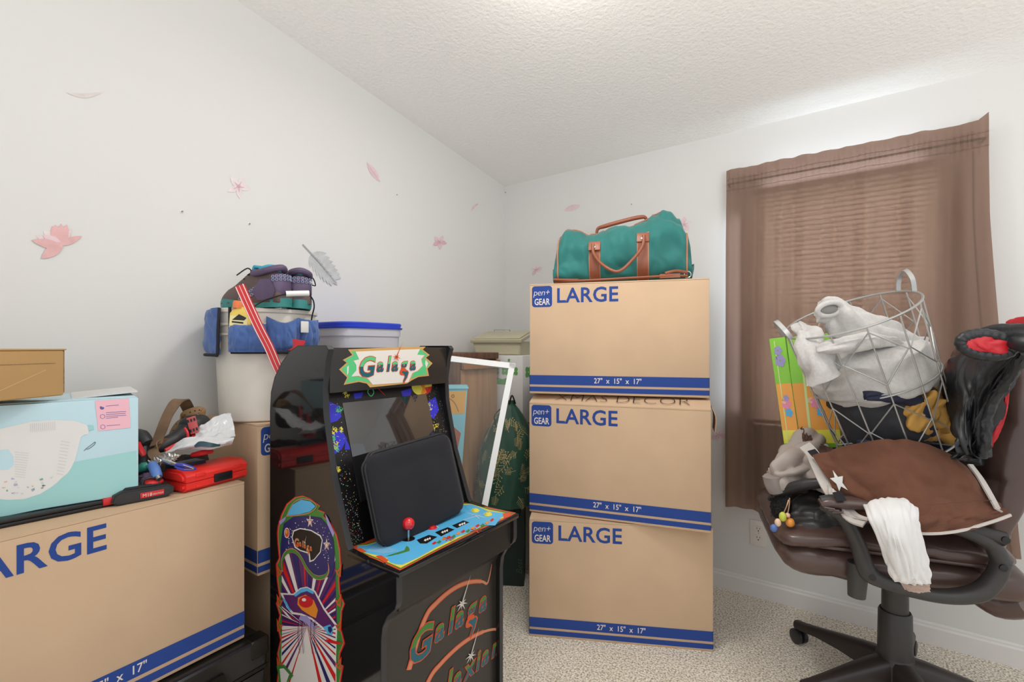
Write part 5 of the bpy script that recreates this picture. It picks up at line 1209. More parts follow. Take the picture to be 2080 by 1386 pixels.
# green fabric gift sack with gold fern print
M_sack = mat('sack_green', (34, 78, 60), .55, bump=.2, bscale=200, bdist=.0005, var=.15, sheen=.2); M_fern = mat('fern_gold', (196, 178, 122), .5)
SK = Vector((-.022, 2.275, .402)); SKM = Matrix.Translation(SK)
sk = thing('gift_sack', SKM, 'dark green fabric gift sack with gold fern print between cabinet and stacked boxes', 'gift sack')
def skr(z, an):
    t = (z+.12)/.60; r_ = .160*(1-max(0, (t-.45)/.55)**2.1)
    r_ = max(r_, .022); r_ *= 1+.05*math.sin(an*3+z*6)+.08*crease(Vector((math.cos(an)*.8, math.sin(an)*.8, z*1.6)), 2.4)*(.6+.6*t)
    return Vector((r_*math.cos(an)*.92+.03*(t-.5), r_*math.sin(an)*.80, z))
g = MB(SKM); g.rings([[skr(z, k*2*PI/56) for k in range(56)] for z in [.002+.472*i/50 for i in range(51)]], M_sack); g.build('sack_body', sk, sharp=80)
g = MB(SKM); rnd = random.Random(2)
def sks(an, z, o_=.0022):
    p_ = skr(z, an); return p_+Vector((math.cos(an), math.sin(an), 0))*o_
for k in range(60):
    an = math.radians(rnd.uniform(180, 360)); z = rnd.uniform(.03, .40); dr_ = rnd.uniform(0, 2*PI); L_ = rnd.uniform(.045, .075); rr_ = .15
    q = lambda u, v: sks(an+(u*math.cos(dr_)-v*math.sin(dr_))/rr_, z+u*math.sin(dr_)+v*math.cos(dr_))
    nn = Vector((math.cos(an), math.sin(an), 0))
    g.ribbon([q(0, 0), q(L_*.5, .004), q(L_, 0)], .0018, nn, M_fern)
    kind = k % 3
    for j in range(6):
        u = L_*(.2+.75*j/6); l2 = .018*(1-.5*j/6)
        for s_ in (-1, 1):
            if kind == 0 and j % 2: continue
            g.ribbon([q(u, 0), q(u+l2*.7, s_*l2)], .0016, nn, M_fern, smooth=False)
            if kind == 0: e_ = q(u+l2*.7, s_*l2); t1 = nn.cross(UP); g.flat([e_+t1*.003*math.cos(a2)+UP*.003*math.sin(a2)+nn*.0006 for a2 in [i*PI/3 for i in range(6)]], M_fern)
g.build('fern_print', sk)
g = MB(SKM); g.tube([Vector((.01, -.02, .46)), Vector((.022, -.03, .50)), Vector((.038, -.02, .46))], .0035, M_case, 8); g.tube([Vector((-.05, -.08, .36)), Vector((-.055, -.10, .42)), Vector((-.0, -.04, .46))], .003, M_case, 8); g.build('drawstring', sk)
# black folders standing behind the sack and the stack
for i, (x, ang) in enumerate(((.0, 6), (.018, 2), (.034, -3))):
    FM = FR(R(.475+x*.9, .36, .0), (A+B*.1)) @ Matrix.Rotation(math.radians(ang), 4, 'Y')
    f_ = thing('ring_folder', FM, ['black folder standing left in the gap between clover carton and stacked boxes', 'black folder standing in the middle between clover carton and stacked boxes', 'black folder standing right beside the stacked boxes'][i], 'folder')
    g = MB(FM); g.box(0, .24, 0, .010, .70, 1.0-.03*i, M_case, .002); g.build('cover', f_)
    g = MB(FM); g.box(.004, .23, .002, .008, .705, .985-.03*i, M_wcar); g.build('pages', f_)
# brown carton standing behind the sack carrying the folders
FX = FR(R(.445, .375, 0), B)
fx = thing('brown_carton', FX @ Matrix.Translation((.05, .1, 0)), 'narrow brown carton behind the stacked boxes with black lettering up its side', 'carton')
g = MB(FX); g.box(0, .10, 0, .26, 0, .694, M_card, .003); g.text('THE', Matrix.Translation((.055, -.0008, .40)) @ Matrix.Rotation(-PI/2, 4, 'Y') , .045, M_case); g.build('carton_body', fx)
# dark gift bag low in the corner
g = MB(); KG = FR(Vector((-.005, 2.325, 0)), (1, -.1, 0)); kg = thing('dark_gift_bag', KG, 'dark green paper bag on the carpet beneath the gift sack', 'gift bag')
g = MB(KG); rg = []
for z, hx, hy in ((.003, .066, .05), (.25, .068, .052), (.398, .068, .05)): rg.append([Vector((x*hx, y*hy, z)) for x, y in ((-1, -1), (1, -1), (1, 1), (-1, 1))])
g.rings(rg, mat('bag_dark_green', (24, 44, 38), .5)); g.text('Best', Matrix.Translation((.058, -.054, .06)) @ Matrix.Rotation(-PI/2, 4, 'Y'), .04, mat('bag_green_print', (64, 92, 76), .5), shear=.3); g.build('bag_body', kg)
g = MB(KG); g.tube([(.02, -.05, .385), (.025, -.056, .33), (.045, -.056, .33), (.05, -.05, .385)], .0015, M_case, 6); g.build('cord_handle', kg)
# ------------------------------------------------------------------ green travel bag on the stack
M_grnb = mat('bag_canvas_green', (28, 112, 106), .7, bump=.25, bscale=500, bdist=.0004, var=.10, vscale=5, sheen=.2); M_tan = mat('bag_leather_tan', (150, 84, 56), .4, bump=.15, bscale=90, var=.15); M_tanl = mat('bag_trim_light', (176, 120, 92), .45)
DU = FR(Vector((.462, 2.035, 1.3845)), (.963, -.27, 0))
du = thing('travel_bag', DU, 'green canvas travel bag with tan leather straps and handles on the top box', 'travel bag')
prx = [-.272, -.268, -.255, -.22, -.17, -.11, -.04, .03, .09, .13, .16, .19, .225, .255, .268, .272]
prh = [.07, .15, .200, .226, .228, .224, .244, .250, .262, .292, .304, .292, .258, .205, .15, .07]
def duh(x):
    for i in range(len(prx)-1):
        if prx[i] <= x <= prx[i+1]: t = (x-prx[i])/(prx[i+1]-prx[i]); t = t*t*(3-2*t); return prh[i]*(1-t)+prh[i+1]*t
    return .07
def dup(x, an, out=0):                                 # an = 0 at the far side bottom .. going over; section point
    h = duh(x); c, s_ = math.cos(an), math.sin(an); e_ = 2/2.7
    end = max(0, 1-(abs(x)/.273)**14)
    ry = .128*(.82+.18*end)
    y = ry*math.copysign(abs(c)**e_, c); z = h/2+h/2*math.copysign(abs(s_)**e_, s_)
    y *= 1-.22*max(0, s_)**2
    p_ = Vector((x, y, z)); n_ = Vector((0, c, s_))
    d = .016*crease(Vector((x*1.1, y*.8, z*.6)), 9, 4)*min(1, z/.06)+.002*crease(Vector((x, y, z)), 22, 2)*min(1, z/.05)
    d -= .030*math.exp(-((x+.175)/.035)**2-((z-.09)/.06)**2)*(c < 0)+.024*math.exp(-((x-.20)/.03)**2-((z-.14)/.05)**2)*(c < 0)
    if abs(x+.10) < .03 or abs(x-.085) < .03: d *= .5
    return p_+n_*(d+out)
g = MB(DU); NA = 96
xs_ = [-.272+.544*i/100 for i in range(101)]
rg = [[dup(x, 2*PI*k/NA) for k in range(NA)] for x in xs_]
def inner(x, k): p_ = dup(x, 2*PI*k/NA); return Vector((x*1.0+math.copysign(.010, x), p_.y*.6, .1+(p_.z-.1)*.6))
rg = [[inner(-.272, k) for k in range(NA)]]+rg+[[inner(.272, k) for k in range(NA)]]
g.rings(rg, M_grnb); g.build('bag_body', du, sharp=80)
# vertical straps, piping, zip
for x0 in (-.100, .088):
    g = MB(DU)
    an = [PI*1.52-(PI*.62)*i/16 for i in range(17)]      # front side bottom up to the handle tab
    for wd, m, o_ in ((.046, M_tanl, .002), (.037, M_tan, .0035)):
        vs = []; fs = []
        for i, a_ in enumerate(an): vs += [dup(x0-wd/2, a_, o_), dup(x0+wd/2, a_, o_)]
        for i in range(len(an)-1): fs.append([2*i, 2*i+2, 2*i+3, 2*i+1])
        g.add(vs, fs, m)
    g.build('strap', du)
    g = MB(DU); q = dup(x0, an[-1], .006); up_ = (dup(x0, an[-2], .006)-q).normalized()
    T = FR(q, (1, 0, 0), -up_)
    g.box(-.024, .024, -.004, .004, -.034, .006, M_tan, .003, T=T); g.build('handle_tab', du)
    g = MB(DU); g.lathe([(.007, 0), (.007, .003), (.003, .004)], M_chr, 16, T=T @ Matrix.Translation((0, -.004, -.02)) @ Matrix.Rotation(PI/2, 4, 'X')); g.build('rivet', du)
aT = PI*1.52-PI*.62
hL, hR = dup(-.100, aT, .012), dup(.088, aT, .012)
g = MB(DU); g.tube([hL+Vector((-.004, -.012, -.01)), hL+Vector((.0, -.022, -.05)), Vector((-.065, -.152, hL.z-.095)), Vector((-.005, -.160, hL.z-.125)), Vector((.05, -.155, hR.z-.105)), hR+Vector((-.002, -.024, -.055)), hR+Vector((.004, -.012, -.01))], .0065, M_tan, 12); g.build('front_handle', du)
g = MB(DU); g.tube([Vector((-.108, .05, .222)), Vector((-.104, .045, .258)), Vector((-.07, .04, .268)), Vector((0, .035, .282)), Vector((.07, .035, .294)), Vector((.098, .04, .29)), Vector((.10, .05, .25))], [.005, .007, .009, .009, .009, .007, .005], M_tan, 12); g.build('rear_handle', du)
for sx in (-1, 1):
    g = MB(DU); g.tube([dup(sx*.252, 2*PI*k/60, .002) for k in range(60)], .0035, M_tanl, 8, smooth=False, closed=True); g.build('piping', du)
g = MB(DU); vs = [] ; fs = []
for i in range(61):
    x = -.25+.5*i/60; vs += [dup(x, PI/2+.10, .003), dup(x, PI/2-.08, .003)]
for i in range(60): fs.append([2*i, 2*i+1, 2*i+3, 2*i+2])
g.add(vs, fs, M_tan); g.tube([dup(-.25+.5*i/60, PI/2+.1, .003) for i in range(61)], .003, M_tanl, 8, smooth=False); g.build('zip', du)
g = MB(DU)
g.tube([Vector((-.262, -.105, .012)), Vector((-.20, -.140, .010)), Vector((-.1, -.150, .009)), Vector((.05, -.151, .012)), Vector((.19, -.150, .014)), Vector((.25, -.145, .012))], .009, M_tan, 10, flatk=.55)
g.tube([Vector((-.25, -.09, .028)), Vector((-.265, -.11, .024)), Vector((-.24, -.135, .018)), Vector((-.16, -.148, .012))], .008, M_tan, 10, flatk=.6)
g.box(.15, .225, -.158, -.142, .006, .022, M_tan, .002); g.tube([Vector((.17, -.156, .024)), Vector((.21, -.152, .032)), Vector((.25, -.142, .026))], .006, M_tan, 8); g.build('shoulder_strap', du)
g = MB(DU); g.tube([Vector((.252+.012*math.cos(a_), -.143, .018+.012*math.sin(a_))) for a_ in [i*2*PI/16 for i in range(16)]], .0022, M_chr, 8, smooth=False, closed=True); g.build('ring', du)

# ------------------------------------------------------------------ office chair
M_lthr = mat('chair_leather', (86, 66, 60), .30, bump=.35, bscale=55, bdist=.0012, var=.12, vscale=6, coat=.1); M_cpl = mat('chair_plastic', (58, 55, 53), .45, bump=.1, bscale=300, bdist=.0004); M_cpl2 = mat('chair_base_plastic', (52, 44, 41), .42)
M_cast = mat('caster_plastic', (44, 42, 42), .3)
CH = FR(Vector((1.215, 1.515, 0)), (.943, -.332, 0))
ch = thing('office_chair', CH, 'brown leather office chair with black arms, heaped with clothes, by the curtained window', 'office chair')
CHI = CH.inverted()
hub = CHI @ Vector((1.232, 1.552, 0)); hub.z = 0
# base
HT = Matrix.Translation(hub)
g = MB(CH @ HT); g.lathe([(.05, .055), (.058, .062), (.060, .12), (.046, .14), (.044, .16)], M_cpl2, 32); ba = g.build('base_hub', ch)
for k in range(5):
    a_ = math.radians(116+72*k)+math.atan2(.332, .943); d = Vector((math.cos(a_), math.sin(a_), 0)); sd_ = Vector((-d.y, d.x, 0))
    g = MB(CH @ HT); rg = []
    for r_, w_, zt_, zb in ((.03, .034, .138, .06), (.08, .031, .132, .064), (.16, .026, .116, .070), (.24, .021, .098, .068), (.30, .018, .086, .060), (.325, .017, .084, .058), (.333, .011, .080, .062)):
        sec = [(-w_, zb), (-w_, zt_-.014), (-w_*.72, zt_-.003), (0, zt_), (w_*.72, zt_-.003), (w_, zt_-.014), (w_, zb), (0, zb+.004)]
        rg.append([d*r_+sd_*y+UP*z for y, z in sec])
    g.rings(rg, M_cpl2); g.build('base_leg', ch, sharp=50)
    g = MB(CH @ HT); c_ = d*.318
    wd_ = Matrix.Rotation(.9*k, 3, 'Z') @ Vector((1, 0, 0))
    wd_ = sd_ if k != 0 else (sd_+d*.3).normalized()
    for s_ in (-1, 1):
        T = Matrix.Translation(c_+wd_*s_*.013+UP*.0275) @ wd_.to_track_quat('Z', 'Y').to_matrix().to_4x4()
        g.lathe([(.020, -.0085), (.026, -.0065), (.0275, 0), (.026, .0065), (.018, .009), (.006, .0095)], M_cast, 24, T=T)
    g.tube([c_+UP*.03, c_+UP*.062], .006, M_cast, 8, smooth=False); g.build('caster', ch)
g = MB(CH @ HT); g.lathe([(.047, .13), (.0445, .275), (.041, .282)], M_cpl, 32); g.lathe([(.036, .27), (.034, .47)], M_cpl, 28); g.build('lift_column', ch)
g = MB(CH @ HT); g.box(-.11, .09, -.07, .07, .40, .465, M_cpl, .012); g.build('tilt_mechanism', ch)
g = MB(); kp = P(1742, 1172, 1.33); g.tube([kp+Vector((0, 0, .04)), kp, P(1740, 1212, 1.33)], [.024, .024, .021], M_cpl, 20, smooth=False); g.build('tension_knob', ch)
# seat: shell and cushion
def seat_rings(x0, x1, zc, hz, hy, fr, p_=3.4, n=30, amp=0, droop=0):
    rg = []
    for i in range(n+1):
        t = i/n; x = x0+(x1-x0)*t; e_ = 1-(1-min(1, t/fr))**2.4 if t < fr else 1; e_ = max(.02, e_)**.5; e2 = 1-max(0, (t-.93)/.07)**2*.5
        k = e_*e2; z_ = zc-droop*(1-min(1, t/.35))**2
        rg.append([Vector((x, y, z_+z)) for y, z in ell(40, hy*(.80+.20*k)*(1 if k > .3 else .9), hz*k, p_)])
    return rg
def pert(rg, amp, sc, seed, keep=None):
    return [[p_+Vector((0, 0, amp*crease(p_, sc, seed)*(1 if p_.z > 0 else 1))) for p_ in r] for r in rg]
g = MB(CH); g.rings(pert(seat_rings(-.372, .21, .505, .058, .250, .15, 3.0, droop=-.006), .004, 9, 3), M_lthr); g.build('seat_shell', ch, sharp=70)
g = MB(CH); g.rings(pert(seat_rings(-.378, .17, .578, .040, .255, .13, 2.8, droop=.016), .006, 10, 1), M_lthr); st_ = g.build('seat', ch, sharp=70)
g = MB(CH); 
for y_ in (-1,): g.tube([Vector((-.30, -.225, .552)), Vector((-.24, -.247, .560)), Vector((-.1, -.253, .562)), Vector((.1, -.253, .560))], .005, M_lthr, 8)
g.tube([Vector((-.362, -.18, .540)), Vector((-.372, -.05, .542)), Vector((-.372, .1, .542)), Vector((-.355, .2, .543))], .005, M_lthr, 8); g.build('seat_piping', st_)
# backrest: segmented cushions
def back_sec(z, y):
    xf = .085+.10*(z-.5); return xf
g = MB(CH); rg = []
for i in range(90):
    t = i/89; z = .455+(1.17-.455)*t; xf = .075+.16*max(0, z-.62)+.02*max(0, z-.95); th = .045+.085*min(1, max(0, (z-.46)/.30)); seam = abs(math.sin(PI*(z-.47)/.155))**.45
    hy = .235+.02*math.sin(PI*t); k = max(.03, 1-abs(2*t-1)**12)**.5
    tp = max(0, (z-.84)/.33); hy -= .075*tp; yo = -.055*tp
    if t > .9: hy *= 1-.25*((t-.9)/.1)**2
    sec = []
    for y, x in ell(44, hy*k, 1, 3.6):
        dx = x*th/2*k*(1 if x > 0 else (.72+.28*seam)) 
        sec.append(Vector((xf+th/2+dx, y+yo, z))+Vector((.004*crease(Vector((y*1.0, z*2.2, x)), 7, 5), 0, 0)))
    rg.append(sec)
g.rings(rg, M_lthr); bkr = g.build('backrest', ch, sharp=75)
g = MB(CH); g.tube([Vector((.10, -.14, .47)), Vector((.16, -.17, .44)), Vector((.20, -.2, .46))], [.03, .04, .035], M_lthr, 14); g.build('lumbar_flap', ch)
# arm loops
npt = CH @ Vector((0, -.290, 0)); nn_ = CH.to_3x3() @ Vector((0, -1, 0))
def al(px, py): return CHI @ hit(px, py, npt, nn_)
arm_lo = [al(1672, 1026), al(1712, 1050), al(1738, 1095), al(1752, 1135), al(1765, 1165), al(1800, 1184), al(1860, 1203), al(1930, 1212), al(1990, 1203), al(2022, 1172), al(2034, 1140)]
arm_up = [al(2034, 1142), al(2015, 1108), al(1975, 1085), al(1925, 1068), al(1850, 1050), al(1770, 1030), al(1700, 1018), al(1668, 1020)]
arm_ft = [al(2040, 1095), al(1990, 1080), al(1935, 1062)]
def arm(sy):
    f_ = lambda pts: [Vector((p_.x, p_.y if sy < 0 else -p_.y, p_.z)) for p_ in pts]
    g = MB(CH); g.tube(f_(arm_lo), [.018, .021, .022, .024, .027, .021, .019, .022, .026, .024, .024], M_cpl, 14, flatk=.85)
    g.tube(f_(arm_up), [.024, .020, .019, .019, .019, .019, .019, .018], M_cpl, 14, flatk=.9); g.tube(f_(arm_ft), [.018, .016, .014], M_cpl, 12)
    ar = g.build('armrest', ch, sharp=60)
    g = MB(CH); q = f_([al(1666, 1024), al(1690, 1020), al(1760, 1024), al(1860, 1038), al(1940, 1058)]); g.tube(q, [.020, .027, .029, .028, .022], M_lthr, 16, flatk=.62)
    for k in range(3): g.tube([q[0]+Vector((.004+.010*k, -.022 if sy < 0 else .022, -.002-.006*k)), q[1]+Vector((.01*k, -.026 if sy < 0 else .026, -.012-.003*k))], .003, M_lthr, 6, smooth=False)
    g.build('arm_pad', ar)
    for px, py in ((1765, 1165), (2026, 1146), (2034, 1092)):
        g = MB(CH)
        c_ = f_([al(px, py)])[0]; yo = -.0245 if sy < 0 else .0245
        if py == 1092: yo *= .74
        T = Matrix.Translation((c_.x, c_.y+yo, c_.z)) @ Matrix.Rotation(PI/2, 4, 'X'); g.lathe([(.0085, -.002), (.0085, .002), (.006, .0025)], M_case, 16, T=T)
        g.build('arm_bolt', ar)
    return ar
arm(-1); arm(1)

# ------------------------------------------------------------------ things heaped on the chair
M_flc = mat('brown_fleece', (112, 76, 60), .95, bump=.7, bscale=260, bdist=.0015, sheen=.08, spec=.1, var=.08, vscale=30); M_vtr = mat('vest_trim', (206, 198, 190), .75, bump=.2, bscale=200); M_velc = mat('velcro_black', (34, 32, 36), .95)
vs_ = thing('fleece_vest', P(1850, 1000, 1.26), 'brown fleece vest with cream trim and white star spread over the near armrest', 'vest')
g = MB()
g.cloth([[P(1652, 926, 1.43), P(1735, 903, 1.34), P(1830, 893, 1.28), P(1915, 912, 1.255), P(1978, 953, 1.25)],
         [P(1670, 958, 1.39), P(1750, 945, 1.31), P(1840, 936, 1.25), P(1935, 955, 1.225), P(2006, 988, 1.22)],
         [P(1702, 1005, 1.35), P(1770, 1000, 1.275), P(1860, 1000, 1.22), P(1950, 1012, 1.205), P(2030, 1022, 1.20)],
         [P(1735, 1035, 1.32), P(1800, 1044, 1.245), P(1866, 1054, 1.20), P(1956, 1052, 1.18), P(2043, 1036, 1.175)],
         [P(1752, 1060, 1.29), P(1805, 1074, 1.225), P(1872, 1088, 1.19), P(1962, 1080, 1.165), P(2054, 1049, 1.16)]], M_flc, 90, 70, .008, 8, .007, 2)
vsf = g.surf; g.build('fleece', vs_, sharp=70)
SG, SN, sg_ = vsf
def von(u, v, o_=.006): i, j = int(u*89), int(v*69); return SG[i][j]+SN[i][j]*sg_*o_
g = MB(); 
g.strap([von(.965, v, .004) for v in (.0, .2, .4, .6, .76)], .017, .004, M_vtr, Vector((1, 0, -.4)), smooth=True); g.build('armhole_trim', vs_)
g = MB(); g.strap([von(u, .985, .002) for u in (.3, .5, .7, .9, 1.0)], .006, .004, M_vtr, UP); g.build('hem_lining', vs_)
g = MB()
for vv in (.86, .90): g.ribbon([von(u, vv-.05*(1-u), .0085) for u in [.35+.65*i/20 for i in range(21)]], .0013, (P(1850, 1000, 1)-P(1850, 1000, 0)).normalized()*-1, mat('seam_brown', (92, 60, 48), .9), smooth=False)
g.ribbon([von(.55+.4*i/14, .62-.12*i/14, .0085) for i in range(15)], .0013, Vector((0, -1, .3)), MATS['seam_brown'], smooth=False); g.build('seams', vs_)
cb = [P(1634, 905, 1.50), P(1650, 922, 1.475), P(1662, 948, 1.43), P(1680, 985, 1.385), P(1702, 1018, 1.335), P(1730, 1050, 1.29), P(1758, 1062, 1.262)]
g = MB(); g.strap(cb, .036, .006, M_vtr, [Vector((.9, -.2, .25))]*7)
g.cloth([[P(1682, 985, 1.36), P(1702, 1000, 1.345)], [P(1686, 1010, 1.335), P(1716, 1028, 1.315)], [P(1700, 1035, 1.315), P(1735, 1048, 1.28)], [P(1722, 1052, 1.29), P(1762, 1058, 1.255)]], M_vtr, 10, 20, .003, 14, .006, 3)
g.build('collar', vs_, label='cream collar band', sharp=60)
for (a_, b2) in (((1648, 915), (1658, 926)), ((1700, 1000), (1710, 1018))):
    g = MB(); Ya = 1.462 if a_[0] < 1690 else 1.322; Yb = Ya-.022; g.strap([P(*a_, Ya-.012), P(*b2, Yb-.012)], .022, .003, M_velc, Vector((.9, -.2, .25)), smooth=False); g.build('velcro_patch', vs_)
g = MB(); sp_ = [von(.085+.05*0+ (.050 if i % 2 == 0 else .022)*math.sin(i*PI/5)*1.0, .38-(.11 if i % 2 == 0 else .05)*math.cos(i*PI/5), .009) for i in range(10)]
c0 = sum(sp_, Vector())/10; g.add(sp_+[c0], [[i, (i+1) % 10, 10] for i in range(10)], mat('star_white', (236, 236, 234), .8)); g.build('star_patch', vs_)
# white shirt sleeve hanging over the arm
M_wsh = mat('white_cotton', (228, 226, 224), .85, bump=.3, bscale=300, bdist=.0006, sheen=.2)
ws = thing('white_shirt', P(1840, 1190, 1.18), 'white shirt with a sleeve hanging down over the near armrest', 'shirt')
g = MB(); g.cloth([[P(1750, 1020, 1.215), P(1790, 1006, 1.205), P(1840, 1008, 1.195), P(1865, 1030, 1.175)],
                   [P(1762, 1052, 1.165), P(1800, 1040, 1.15), P(1845, 1042, 1.14), P(1872, 1058, 1.145)],
                   [P(1776, 1090, 1.16), P(1810, 1090, 1.13), P(1850, 1088, 1.125), P(1881, 1092, 1.14)],
                   [P(1790, 1130, 1.17), P(1822, 1132, 1.135), P(1862, 1130, 1.13), P(1891, 1130, 1.15)],
                   [P(1802, 1168, 1.18), P(1834, 1175, 1.15), P(1868, 1172, 1.145), P(1898, 1168, 1.16)],
                   [P(1810, 1182, 1.185), P(1840, 1192, 1.16), P(1870, 1193, 1.155), P(1896, 1191, 1.165)]], M_wsh, 50, 70, .0045, 10, .016, 6, aniso=(1.3, .6), roll=.008); g.build('sleeve', ws, sharp=70)
g = MB(); g.cloth([[P(1830, 1186, 1.168), P(1860, 1189, 1.162), P(1890, 1187, 1.168)], [P(1838, 1199, 1.172), P(1862, 1205, 1.166), P(1890, 1203, 1.17)]], mat('beige_cotton', (176, 152, 138), .85), 16, 6, .003, 14, .008, 2); g.build('cuff', ws, label='beige cuff')
# beige jacket
M_bj = mat('beige_jacket', (176, 164, 156), .85, bump=.3, bscale=200, bdist=.0008, var=.06)
bj = thing('beige_jacket', P(1610, 985, 1.58), 'beige quilted jacket bunched at the front of the seat left of the brown vest', 'jacket')
g = MB()
g.tube([P(1655, 900, 1.66), P(1635, 925, 1.60), P(1612, 948, 1.56), P(1590, 962, 1.54), P(1568, 968, 1.54)], [.050, .062, .056, .046, .034], M_bj, 44, amp=.020, sc=17, sub=10)
g.tube([P(1604, 898, 1.70), P(1625, 905, 1.68), P(1650, 925, 1.62), P(1675, 960, 1.52)], [.030, .045, .050, .045], M_bj, 40, amp=.020, sc=18, sub=10)
g.tube([P(1600, 930, 1.62), P(1640, 940, 1.58), P(1680, 975, 1.47), P(1696, 985, 1.44)], [.045, .060, .050, .03], M_bj, 40, amp=.020, sc=16, sub=10)
g.build('jacket_body', bj, sharp=80)
g = MB(); g.tube([P(1570, 966, 1.53), P(1574, 982, 1.53), P(1580, 996, 1.53)], [.032, .030, .027], mat('beige_rib', (150, 140, 134), .9, bump=.4, bscale=90), 24, amp=.005, sc=14); g.build('cuff', bj, label='ribbed cuff')
# black leather bag with charms
M_bbag = mat('black_bag_leather', (50, 49, 48), .42, bump=.35, bscale=40, bdist=.0015)
bb = thing('black_handbag', P(1670, 1090, 1.48), 'black soft leather bag on the chair seat below the beige jacket', 'handbag')
g = MB(); g.ball(P(1690, 1058, 1.50), .10, M_bbag, 5, sc=(1.55, 1.15, .82), amp=.026, csc=13, seed=3, p=2.6); g.ball(P(1625, 1045, 1.57), .07, M_bbag, 4, sc=(1.2, 1.1, .95), amp=.012, csc=12, seed=5, p=2.4)
g.tube([P(1640, 1066, 1.46), P(1690, 1074, 1.45), P(1740, 1080, 1.44), P(1790, 1085, 1.44)], [.030, .048, .050, .04], M_bbag, 32, amp=.016, sc=15, sub=10); g.build('bag_body', bb, sharp=80)
g = MB(); g.tube([P(1566, 1014, 1.58), P(1592, 998, 1.52), P(1630, 986, 1.47), P(1675, 982, 1.43), P(1705, 992, 1.41)], [.012, .020, .021, .018, .012], M_bbag, 16, flatk=.8); g.build('rolled_top', bb)
g = MB(); g.cloth([[P(1566, 1010, 1.56), P(1582, 1002, 1.53), P(1602, 1004, 1.50)], [P(1564, 1032, 1.55), P(1582, 1030, 1.50), P(1600, 1032, 1.48)], [P(1572, 1052, 1.53), P(1580, 1052, 1.50), P(1594, 1048, 1.48)]], mat('black_suede', (20, 19, 20), .95), 20, 20, .006, 14, .010, 8); g.build('side_flap', bb)
kc = thing('key_charm', P(1590, 1075, 1.44), 'colourful beaded key charms hanging from the black bag over the seat edge', 'key charm')
for nm, pts, m in (('bead', (1590, 1050, .0115, (.9, .9, 1.25)), mat('charm_lime', (196, 204, 78), .3)), ('bead', (1605, 1062, .0125, (1, .9, 1.1)), mat('charm_orange', (224, 146, 58), .3)), ('bead', (1572, 1073, .0105, (1, .9, 1.1)), mat('charm_blue', (84, 112, 176), .3)), ('bead', (1580, 1062, .010, (.9, .9, 1.2)), mat('charm_peach', (232, 196, 166), .3)), ('bead', (1600, 1047, .007, (1, 1, 1)), mat('charm_pink', (226, 178, 160), .3))):
    g = MB(); g.ball(P(pts[0], pts[1], 1.425), pts[2], m, 3, sc=pts[3]); g.build(nm, kc)
g = MB()
for (a_, b2) in (((1604, 1012), (1600, 1044)), ((1602, 1016), (1592, 1042)), ((1600, 1046), (1582, 1056)), ((1600, 1046), (1604, 1054))): g.tube([P(*a_, 1.44), P((a_[0]+b2[0])/2+1, (a_[1]+b2[1])/2, 1.432), P(*b2, 1.428)], .0018, mat('charm_chain', (176, 140, 110), .3, .7), 6)
g.build('chain', kc)
# black puffer jacket over the back
M_puf = mat('puffer_black', (33, 34, 37), .42, bump=.3, bscale=60, bdist=.001); M_rlin = mat('red_lining', (196, 30, 42), .45, bump=.3, bscale=60)
jn_ = (CH.to_3x3() @ Vector((1, 0, -.155))).normalized()
def J(px, py, off): return hit(px, py, CH @ Vector((.045, 0, .62))-jn_*off, jn_)
pj = thing('puffer_jacket', P(1990, 850, 1.36), 'black puffer jacket with red lining draped over the chair back', 'jacket')
g = MB(); g.cloth([[J(1955, 714, .03), J(1990, 682, .03), J(2040, 665, .03), J(2110, 655, .03)],
                   [J(1916, 737, .05), J(1965, 728, .05), J(2022, 722, .07), J(2088, 716, .05)],
                   [J(1906, 775, .06), J(1948, 782, .08), J(1996, 780, .07), J(2048, 768, .05)],
                   [J(1921, 830, .06), J(1952, 840, .08), J(1978, 838, .06), J(2022, 818, .05)],
                   [J(1938, 885, .06), J(1962, 895, .08), J(1968, 895, .06), J(2006, 882, .045)],
                   [J(1950, 925, .05), J(1966, 933, .07), J(1962, 938, .05), J(1998, 932, .035)]], M_puf, 90, 90, .009, 9, .014, 9, aniso=(2.0, .8), rip=.003, ripn=3.2, roll=.010); g.build('jacket_body', pj, sharp=80)
g = MB(); hem = [J(2084, 720, .055), J(2052, 768, .055), J(2024, 808, .055), J(2008, 850, .055), J(2003, 890, .05), J(1997, 930, .04)]
hp, hr_ = spline(hem, [1]*6, 14); g.tube(hp, [.0105+.0005*math.sin(i*1.9) for i in range(len(hp))], M_puf, 20, smooth=False, amp=.004, sc=60, flatk=.8); g.build('gathered_hem', pj, sharp=70)
g = MB(); g.tube([J(1992, 704, .11), J(2010, 700, .11), J(2035, 690, .11), J(2070, 684, .10), J(2120, 686, .09), J(2165, 712, .05), J(2190, 770, .03), J(2195, 840, .02)], [.040, .048, .046, .044, .042, .038, .030, .012], M_puf, 40, amp=.012, sc=13, flatk=.68, sub=10)
dd = Vector((-.35, -.9, -.1)).normalized(); oc_ = J(2003, 701, .165); ux = Vector((.93, -.35, -.18)).normalized(); uz = dd.cross(ux).normalized()
ovs, _ = spline([oc_+ux*.042*math.cos(a_)+uz*.022*math.sin(a_) for a_ in [i*2*PI/12 for i in range(12)]], [1]*12, 6, True)
g.tube(ovs, [.0115+.0008*math.sin(i*1.7) for i in range(len(ovs))], M_puf, 10, smooth=False, closed=True); g.build('cuffed_sleeve', pj, sharp=80)
g = MB(); g.ball(oc_+dd*.004, .036, M_rlin, 4, sc=(1.15, .25, .55), amp=.004, csc=40, Rm=Matrix((ux, -dd, uz)).transposed()); g.build('sleeve_lining', pj, label='red lining in the sleeve opening')
